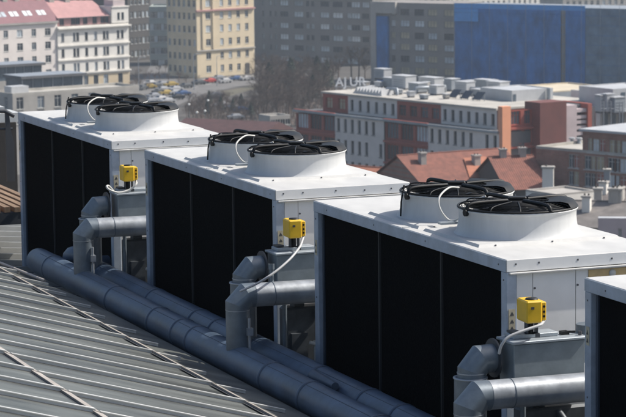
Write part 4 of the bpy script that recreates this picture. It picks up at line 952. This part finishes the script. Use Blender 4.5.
# maroon low roof left of the bright one
b = Bld('low_maroon_house', 'long low house with dark maroon roof in front of the park trees', 'house', 172, 131, 420, 140, xr=262, D=10, m=m_brown)
H = b.z1; b.finish(opens([(2+3*k, 1.2) for k in range(int((b.W-2)/3))][:20] and [(2+3*k, 1.2) for k in range(int((b.W-2)/3))], [(H-2.0, 1.4)]), roof=m_maroon)
mb = MB(); mb.add([(-.4, -.4, H+.02), (b.W+.4, -.4, H+.02), (b.W+.4, 5, H+1.7), (-.4, 5, H+1.7), (b.W+.4, 10.4, H+.02), (-.4, 10.4, H+.02)], [(0, 1, 2, 3), (3, 2, 4, 5), (0, 3, 5), (1, 4, 2)], mat('dark_maroon_tiles', (.085, .042, .042), .85, nz=.3, sc=1)); b.part(mb, 'tiled_roof')
plain('low_pale_house', 'low pale house with white roof edge among the trees', 270, 118, 500, 84, 290, 5, m_conc, [273, 278, 283, 288], [122], 1.0, 1.3, roof=m_conc)

# ---- M: lower right courtyard roofs
m_cy = mat('dusty_courtyard_roof', (.17, .155, .145), .8, nz=.4, sc=.8, bump=.4, bsc=3)
b, rf = gable('courtyard_house', 'grey roofed house with pale walls and tall chimneys at lower right', 548, 640, 250, 128, 226, 12, 1.8, m_cy, m_conc, ((.35, .3, .8, 1.4, m_cream), (.62, .5, .7, 1.2, m_conc)))
b, rf = gable('courtyard_house', 'dark slate roofed house behind the near fan at lower right', 575, 660, 285, 135, 210, 11, 1.8, mat('slate_roof', (.15, .13, .12), .7, nz=.3, sc=1), m_brown, ((.2, .4, .9, 1.2, m_cream), (.45, .25, .8, 1.4, m_conc)))
b = Bld('courtyard_wall', 'light rendered wall with rounded dark opening low at the right edge', 'wall', 598, 218, 215, 120, xr=660, D=1.0, m=m_pinkg); b.finish(opens([(b.loc(620, 228)[0], .3)], [(b.z1-1.6, 1.4)]), roof=m_white)
b = Bld('flat_outbuilding', 'small flat outbuilding with cream wall beside the near fan cowl', 'outbuilding', 556, 196, 262, 78, xr=596, D=5, m=m_cream); b.finish(opens([(2.4, .9), (5.0, .9)], [(b.z1-1.5, 1.3)]), roof=m_conc, parapet=.2)
for k, (px, py, dist, w, h, m) in enumerate([(548, 184, 300, 1.3, 1.9, m_cream), (598, 206, 262, .8, 1.7, m_conc), (607, 184, 300, .7, 1.6, m_gmet), (615, 202, 255, 1.3, 1.2, m_conc)]):
    P = at_d(px, py, dist); t = thing('chimney_stack', ['pale yellow chimney stack left of the brick windows', 'slim grey chimney stack rising above the near fan', 'grey metal flue stack in front of the brick windows', 'broad pale chimney block at the right edge'][k], 'chimney', P, R(-30))
    mb = MB(); mb.box(-w/2, w/2, -.5, .5, -8, h, m); mb.build('shaft', t)
    mb = MB(); mb.box(-w/2-.12, w/2+.12, -.62, .62, h, h+.2, m_conc); mb.build('cap', t)
    mb = MB(); mb.tube([(-.2, 0, h+.2), (-.2, 0, h+.45)], .10, m_brown, 8); mb.build('chimney_pot', t)

# ================================================================== GROUND, STREETS
g_m = mat('park_earth', (.075, .068, .060), .95, nz=.35, sc=.05, coord='Object')
asph = mat('asphalt', (.14, .135, .13), .9, nz=.2, sc=.15)
pave = mat('pavement', (.24, .23, .21), .9, nz=.2, sc=.3)
grass = mat('dull_grass', (.105, .095, .065), .95, nz=.3, sc=.2)
for tmn in (m_tile, m_tile2, m_maroon, m_rosy):
    nt = tmn.node_tree; bs = nt.nodes['Principled BSDF']; tc = nt.nodes['Texture Coordinate']
    wv = nt.nodes.new('ShaderNodeTexWave'); wv.bands_direction = 'X'; wv.inputs['Scale'].default_value = 1.1; wv.inputs['Distortion'].default_value = .6
    bp = nt.nodes.new('ShaderNodeBump'); bp.inputs['Strength'].default_value = .5; bp.inputs['Distance'].default_value = .08
    nt.links.new(tc.outputs['Object'], wv.inputs['Vector']); nt.links.new(wv.outputs['Fac'], bp.inputs['Height']); nt.links.new(bp.outputs['Normal'], bs.inputs['Normal'])
def flat(name, pts, z, m):
    mb = MB(); mb.add([(p[0], p[1], z) for p in pts], [tuple(range(len(pts)))], m); o = mb.build(name); o['kind'] = 'structure'; return o
flat('ground', [(-3000, -500), (5000, -500), (5000, 6000), (-3000, 6000)], 0, g_m)
G = lambda px, py: at_z(px, py, 0)
flat('road', [G(126, 104), G(196, 84.5), G(268, 77), G(262, 82), G(205, 93), G(140, 122), G(90, 122)], .008, asph)
flat('side_street', [G(134, 96), G(150, 66), G(168, 66), G(182, 88)], .004, asph)
mb = MB(); A, B, C_, D_ = G(196, 79.6), G(256, 75), G(256, 77), G(196, 82.5)
mb.add([(p.x, p.y, .12) for p in (D_, C_, B, A)]+[(p.x, p.y, 0) for p in (D_, C_, B, A)], [(0, 1, 2, 3), (4, 5, 1, 0), (5, 6, 2, 1), (6, 7, 3, 2), (7, 4, 0, 3)], pave); o = mb.build('pavement'); o['kind'] = 'structure'
flat('grass_verge', [G(214, 93), G(262, 83.5), G(262, 87), G(222, 98)], .012, grass)
flat('park_path', [G(245, 121), G(290, 112), G(290, 114), G(248, 125)], .012, pave)
for k in range(5):
    P = G(150+14*k, 99-3.6*k); Q = G(156+14*k, 97.6-3.6*k); mb = MB(); d = (Q-P).normalized(); nn = Vector((-d.y, d.x, 0))*.08
    mb.add([P-nn, Q-nn, Q+nn, P+nn], [(0, 1, 2, 3)], mat('road_paint', (.7, .7, .68), .7)); o = mb.build('road_marking', None, (0, 0, .016)); o['kind'] = 'structure'

# ---- cars
def make_car(m, roofm=None):
    t = thing('parked_car', None, 'car', (0, 0, 0)); L, W = 2.15, .88
    prof = [(-L, .35), (-L, .75), (-1.95, .95), (-1.2, 1.0), (-.75, 1.42), (.75, 1.46), (1.45, 1.02), (1.95, .92), (L, .75), (L, .35)]
    mb = MB(); n = len(prof); vs = []
    for s, w in ((-1, W), (1, W)):
        for x, z in prof: vs.append((x, s*(w if z < 1.2 else w*.80), z))
    fs = [tuple(range(n)), tuple(range(2*n-1, n-1, -1))]+[(i, i+n, (i+1) % n+n, (i+1) % n)[::-1] for i in range(n)]
    mb.add(vs, fs, m); mb.build('body', t)
    mb = MB()
    for s in (-1, 1): mb.add([(-1.02, s*(W*.92+.02), 1.05), (1.22, s*(W*.92+.02), 1.07), (.70, s*(W*.80+.03), 1.38), (-.72, s*(W*.80+.03), 1.36)], [(0, 1, 2, 3)], glass_m)
    mb.add([(1.42, -.72, 1.06), (1.42, .72, 1.06), (.80, .64, 1.45), (.80, -.64, 1.45)], [(0, 1, 2, 3)], glass_m)
    mb.add([(-1.2, -.72, 1.04), (-1.2, .72, 1.04), (-.80, .64, 1.40), (-.80, -.64, 1.40)], [(0, 1, 2, 3)], glass_m); mb.build('window_band', t)
    for sx in (-1.3, 1.3):
        for sy in (-1, 1):
            mb = MB(); mb.tube([(sx, sy*.72, .32), (sx, sy*.90, .32)], .32, black, 12); mb.build('wheel', t)
    return t
car_cols = {'white': (.45, .45, .45), 'silver': (.28, .29, .31), 'dark grey': (.08, .085, .09), 'red': (.42, .05, .04), 'yellow': (.42, .30, .08), 'blue': (.05, .10, .22), 'black': (.02, .02, .022)}
protos = {}
def car(colr, px, py, az, label):
    if colr not in protos: protos[colr] = make_car(mat('car_paint_'+colr.replace(' ', '_'), car_cols[colr], .25, .1, nz=.03)); c = protos[colr]
    else: c = copy_tree(protos[colr])
    P = G(px, py); c.location = (P.x, P.y, .018); c.rotation_euler = (0, 0, pi/2-R(az)+pi*(random.random() < .5)); c['label'] = label; c['group'] = 'cars in the street'
car('dark grey', 199, 84.5, 76, 'dark grey car leftmost in the parked row at the beige building')
car('red', 210, 83, 76, 'red car parked in the row at the beige building'); car('white', 225, 83, 76, 'first white car right of the red one'); car('silver', 219, 80, 76, 'silver car half hidden behind the red one')
car('blue', 236, 80.4, 76, 'dark blue car between two white ones'); car('white', 247, 80.3, 76, 'last white car at the right end of the parked row')
sq = [('white', 150, 85, 50, 'white car farthest up the side street'), ('dark grey', 155, 87.5, 50, 'dark car going up the side street behind the white one'), ('silver', 163, 86, 76, 'silver car at the mouth of the side street'),
      ('yellow', 149, 88.5, 76, 'yellow taxi nearest the cream building corner'), ('yellow', 171, 86.5, 76, 'yellow taxi at the mouth of the side street'), ('white', 163, 91.5, 76, 'white car between the two taxis nearest the cream building'), ('white', 176, 91, 76, 'white car right of the taxis in the square'),
      ('yellow', 166, 95, 76, 'yellow taxi at the centre of the square'), ('dark grey', 159.5, 93.6, 76, 'dark grey car left of centre in the square'), ('white', 175.5, 94.5, 76, 'white van like car beside the central taxi'), ('blue', 183, 95.5, 76, 'blue car at the right side of the square'),
      ('silver', 154, 98, 76, 'silver car just above the far fan'), ('white', 161, 101, 76, 'white car nearest the far unit fan'), ('white', 168, 103, 76, 'white car low in the square beside the fan'), ('dark grey', 186, 88, 76, 'dark grey car on the road left of the parked row'),
      ('dark grey', 142, 90, 50, 'dark grey car beside the cream building'), ('black', 177, 99.5, 76, 'black car below the central taxi'), ('silver', 151, 103, 76, 'silver car behind the far fan guard'),
      ('white', 222, 107, 100, 'white car parked under the park trees at left'), ('silver', 230, 109.5, 100, 'silver car parked under the park trees next to the white one'), ('white', 236, 119.5, 100, 'white car lowest in the park near the maroon roof'), ('dark grey', 214, 100, 100, 'dark grey car at the left edge of the park'), ('silver', 217, 97, 100, 'silver car near the grass verge'), ('blue', 241, 112, 100, 'blue car amid the trees of the park')]
for c in sq: car(c[0], c[1], c[2], c[3]+random.uniform(-6, 6), c[4])

# ---- lamps
def lamp(px, py, label):
    P = at_z(px, py, 5.0) ; t = thing('globe_lamp', label, 'street lamp', (P.x, P.y, 0), 0, 'white globe lamps')
    mb = MB(); mb.tube([(0, 0, 0), (0, 0, 4.6)], [.09, .05], steel_d, 8); mb.build('post', t)
    mb = MB(); pr_ = [(max(.001, 0.27*sin(pi*k/10)), -.27*cos(pi*k/10)) for k in range(11)]; mb.lathe(pr_, mat('lamp_globe', (.9, .9, .86), .3), (0, 0, 5.0), 16); mb.build('globe', t)
for px, py, l in ((189, 104.5, 'white globe lamp leftmost of four in the park'), (208, 100.5, 'white globe lamp rightmost and highest of four in the park'), (197, 112.5, 'white globe lamp lowest left of four in the park'), (205, 111, 'white globe lamp between the lowest and the highest in the park'), (247, 122, 'white globe lamp by the park path')): lamp(px, py, l)
def slamp(px, py, h, label):
    P = G(px, py); t = thing('street_lamp', label, 'street lamp', P, R(20), 'tall street lamps')
    mb = MB(); mb.tube([(0, 0, 0), (0, 0, h), (.3, 0, h+.5), (2.0, 0, h+.7)], [.12, .07, .06, .05], m_gmet, 8); mb.build('post', t)
    mb = MB(); mb.box(1.8, 2.6, -.15, .15, h+.58, h+.72, m_gmet); mb.build('lamp_head', t)
slamp(194, 90, 9.5, 'tall dark street lamp at the corner of the beige building'); slamp(139, 92, 9, 'tall pale street lamp in the side street'); slamp(217, 86, 8, 'tall street lamp in front of the parked red car')

# ---- bare trees
bark = mat('winter_bark', (.15, .11, .085), .9, nz=.3, sc=1.0)
bark2 = mat('winter_bark_reddish', (.17, .115, .090), .9, nz=.3, sc=1.0)
bark3 = mat('evergreen_leaf', (.035, .05, .03), .8, nz=.4, sc=1.5)
def tree_meshes(seed, H, m, evergreen=False):
    rnd = random.Random(seed); tr = MB(); cr = MB()
    tr.tube([(0, 0, -.2), (rnd.uniform(-.15, .15), 0, H*.25), (rnd.uniform(-.3, .3), rnd.uniform(-.3, .3), H*.5)], [.26, .2, .13], m, 7)
    def strand(p, d, l, r, depth):
        d = d.normalized(); q = p+d*l; w = d.cross(Vector((rnd.uniform(-1, 1), rnd.uniform(-1, 1), rnd.uniform(-1, 1)))).normalized()*r
        w2 = d.cross(w).normalized()*r
        cr.add([p-w, p+w, q+w*.4, q-w*.4, p-w2, p+w2, q+w2*.4, q-w2*.4], [(0, 1, 2, 3), (4, 5, 6, 7)], m)
        if depth:
            for _ in range(4 if depth > 1 else 5):
                t = rnd.uniform(.3, 1); nd = d+Vector((rnd.gauss(0, .55), rnd.gauss(0, .55), rnd.gauss(.12, .45))); strand(p+d*l*t, nd, l*rnd.uniform(.5, .72), r*.55, depth-1)
    if not evergreen:
        for k in range(9):
            a = k*2.4+rnd.random(); z = H*rnd.uniform(.25, .52); strand(Vector((0, 0, z)), Vector((cos(a), sin(a), rnd.uniform(.7, 1.6))), H*rnd.uniform(.24, .32), .07, 3)
    else:
        for k in range(1500):
            a = rnd.random()*2*pi; z = rnd.uniform(.12, 1)*H; rr = (1-z/H)**.7*H*.32*rnd.uniform(.3, 1); p = Vector((rr*cos(a), rr*sin(a), z)); s = rnd.uniform(.15, .4)
            u = Vector((rnd.gauss(0, 1), rnd.gauss(0, 1), rnd.gauss(0, 1))).normalized()*s; v = u.cross(Vector((0, .3, 1))).normalized()*s*.6
            cr.add([p-u, p+v, p+u, p-v], [(0, 1, 2, 3)], bark3)
    return tr, cr
tm = []
for k in range(5):
    tr, cr = tree_meshes(20+k, (9, 11, 8, 12, 7)[k], (bark, bark2, bark, bark, bark2)[k])
    t = thing('bare_tree', None, 'tree'); tr.build('trunk', t); cr.build('crown', t); tm.append(t)
tr, cr = tree_meshes(50, 9, bark, True); t = thing('evergreen_tree', None, 'tree'); tr.build('trunk', t); cr.build('crown', t); tm.append(t)
rt_ = random.Random(5)
tp = []
for row, (y, x0, x1, st) in enumerate(((86, 262, 335, 7.5), (90.5, 256, 330, 8), (95.5, 225, 330, 9), (101, 196, 325, 9), (107, 200, 330, 9.5), (113, 190, 300, 10), (119, 185, 300, 11), (78.5, 262, 372, 9), (83, 170, 196, 8), (72.5, 160, 194, 6), (126, 215, 330, 12), (106, 188, 262, 5), (111, 190, 262, 5.5), (117, 190, 262, 6), (89, 130, 150, 6), (81, 128, 166, 6))):
    x = x0
    while x < x1:
        if (x < 258 and y < 104 and row not in (8, 9, 14, 15)): x += st; continue
        tp.append((x+rt_.uniform(-2, 2), y+rt_.uniform(-1, 1), row)); x += st*rt_.uniform(.8, 1.25)
zones = ['in front of the long grey slab', 'along the road bend below the slab', 'on the far side of the park', 'in the upper middle of the park', 'in the middle of the park', 'in the lower part of the park', 'near the maroon roof', 'at the foot of the grey slab', 'on the street left of the parked cars', 'before the tan side wall of the beige building', 'close behind the maroon roof', 'at the top edge of the park', 'among the park lamps', 'just below the park lamps', 'beside the cream building corner', 'up the dark side street']
used = set()
for i, (x, y, row) in enumerate(tp):
    ev = rt_.random() < .07 and row not in (8, 9); k = 5 if ev else rt_.randrange(5)
    t = copy_tree(tm[k]) if k in used else tm[k]; used.add(k)
    P = G(x, y); t.location = P; s_ = rt_.uniform(.75, 1.1)*(1.0 if x > 258 else .42); t.scale = (s_, s_, s_); t.rotation_euler = (0, 0, rt_.uniform(0, 6.28))
    t['label'] = ('dark evergreen tree ' if ev else 'bare brown winter tree ')+zones[row]; t['group'] = ('evergreen trees ' if ev else 'bare trees ')+zones[row]
for k in range(6):
    if k not in used:
        t = tm[k]
        for ch in list(t.children): bpy.data.objects.remove(ch)
        bpy.data.objects.remove(t)
# low undergrowth
mb = MB()
for k in range(9000):
    px = rt_.uniform(190, 345); py = rt_.uniform(84, 127)
    if px < 262 and py < 101: continue
    P = G(px, py)
    h = rt_.uniform(.4, 1.8); a = rt_.uniform(0, 3.14); w = .05+.05*rt_.random(); dx, dy = cos(a)*w, sin(a)*w; lx, ly = rt_.gauss(0, .4), rt_.gauss(0, .4)
    mb.add([(P.x-dx, P.y-dy, 0), (P.x+dx, P.y+dy, 0), (P.x+lx, P.y+ly, h)], [(0, 1, 2)], rt_.choice((bark, bark2)))
o = mb.build('undergrowth'); tag(o, 'tangled bare undergrowth covering the park ground', 'shrubs', kind='stuff')

# ================================================================== AIR
HZ = 1.7e-4
mb = MB(); mb.box(-900, 1700, -80, 2100, -1, Z(12), None) if False else None
me = MB(); hm = bpy.data.materials.new('haze'); hm.use_nodes = True; nt = hm.node_tree; nt.nodes.remove(nt.nodes['Principled BSDF'])
pv = nt.nodes.new('ShaderNodeVolumePrincipled'); pv.inputs['Color'].default_value = (.76, .88, 1, 1); pv.inputs['Density'].default_value = HZ; pv.inputs['Anisotropy'].default_value = .2
nt.links.new(pv.outputs['Volume'], nt.nodes['Material Output'].inputs['Volume'])
me.box(-2995, 4995, -495, 5995, -1, Z(14), hm); me.v = [(max(-3100, x*1.0-(50 if x < 0 else -50)), y-(50 if y < 0 else -50), z) for x, y, z in me.v]
o = me.build('haze'); o['kind'] = 'stuff'; o['label'] = 'thin pale haze over the whole city'; o['category'] = 'haze'

# ================================================================== LIGHT
SUN_AZ, SUN_EL = 98, 47
w = bpy.data.worlds.new('World'); scene.world = w; w.use_nodes = True; nt = w.node_tree
sky = nt.nodes.new('ShaderNodeTexSky'); sky.sky_type = 'NISHITA'; sky.sun_disc = False
sky.sun_elevation = R(SUN_EL); sky.sun_rotation = R(SUN_AZ); sky.air_density = 1.0; sky.dust_density = 3.0
bg = nt.nodes['Background']; bg.inputs['Strength'].default_value = .12; nt.links.new(sky.outputs['Color'], bg.inputs['Color'])
sd = bpy.data.lights.new('sun', 'SUN'); sd.energy = 4.6; sd.angle = R(.5); sd.color = (1, .95, .88)
so = bpy.data.objects.new('sun', sd); col.objects.link(so)
dirv = Vector((sin(R(SUN_AZ))*cos(R(SUN_EL)), cos(R(SUN_AZ))*cos(R(SUN_EL)), sin(R(SUN_EL))))
so.rotation_euler = (-dirv).to_track_quat('-Z', 'Y').to_euler(); so.location = (30, 20, 90)
vs_ = scene.view_settings; vs_.view_transform = 'Standard'; vs_.look = 'None'; vs_.gamma = 1; vs_.use_curve_mapping = False; vs_.exposure = 0.28
scene.cycles.use_denoising = True
scene.cycles.volume_bounces = 0; scene.cycles.max_bounces = 6
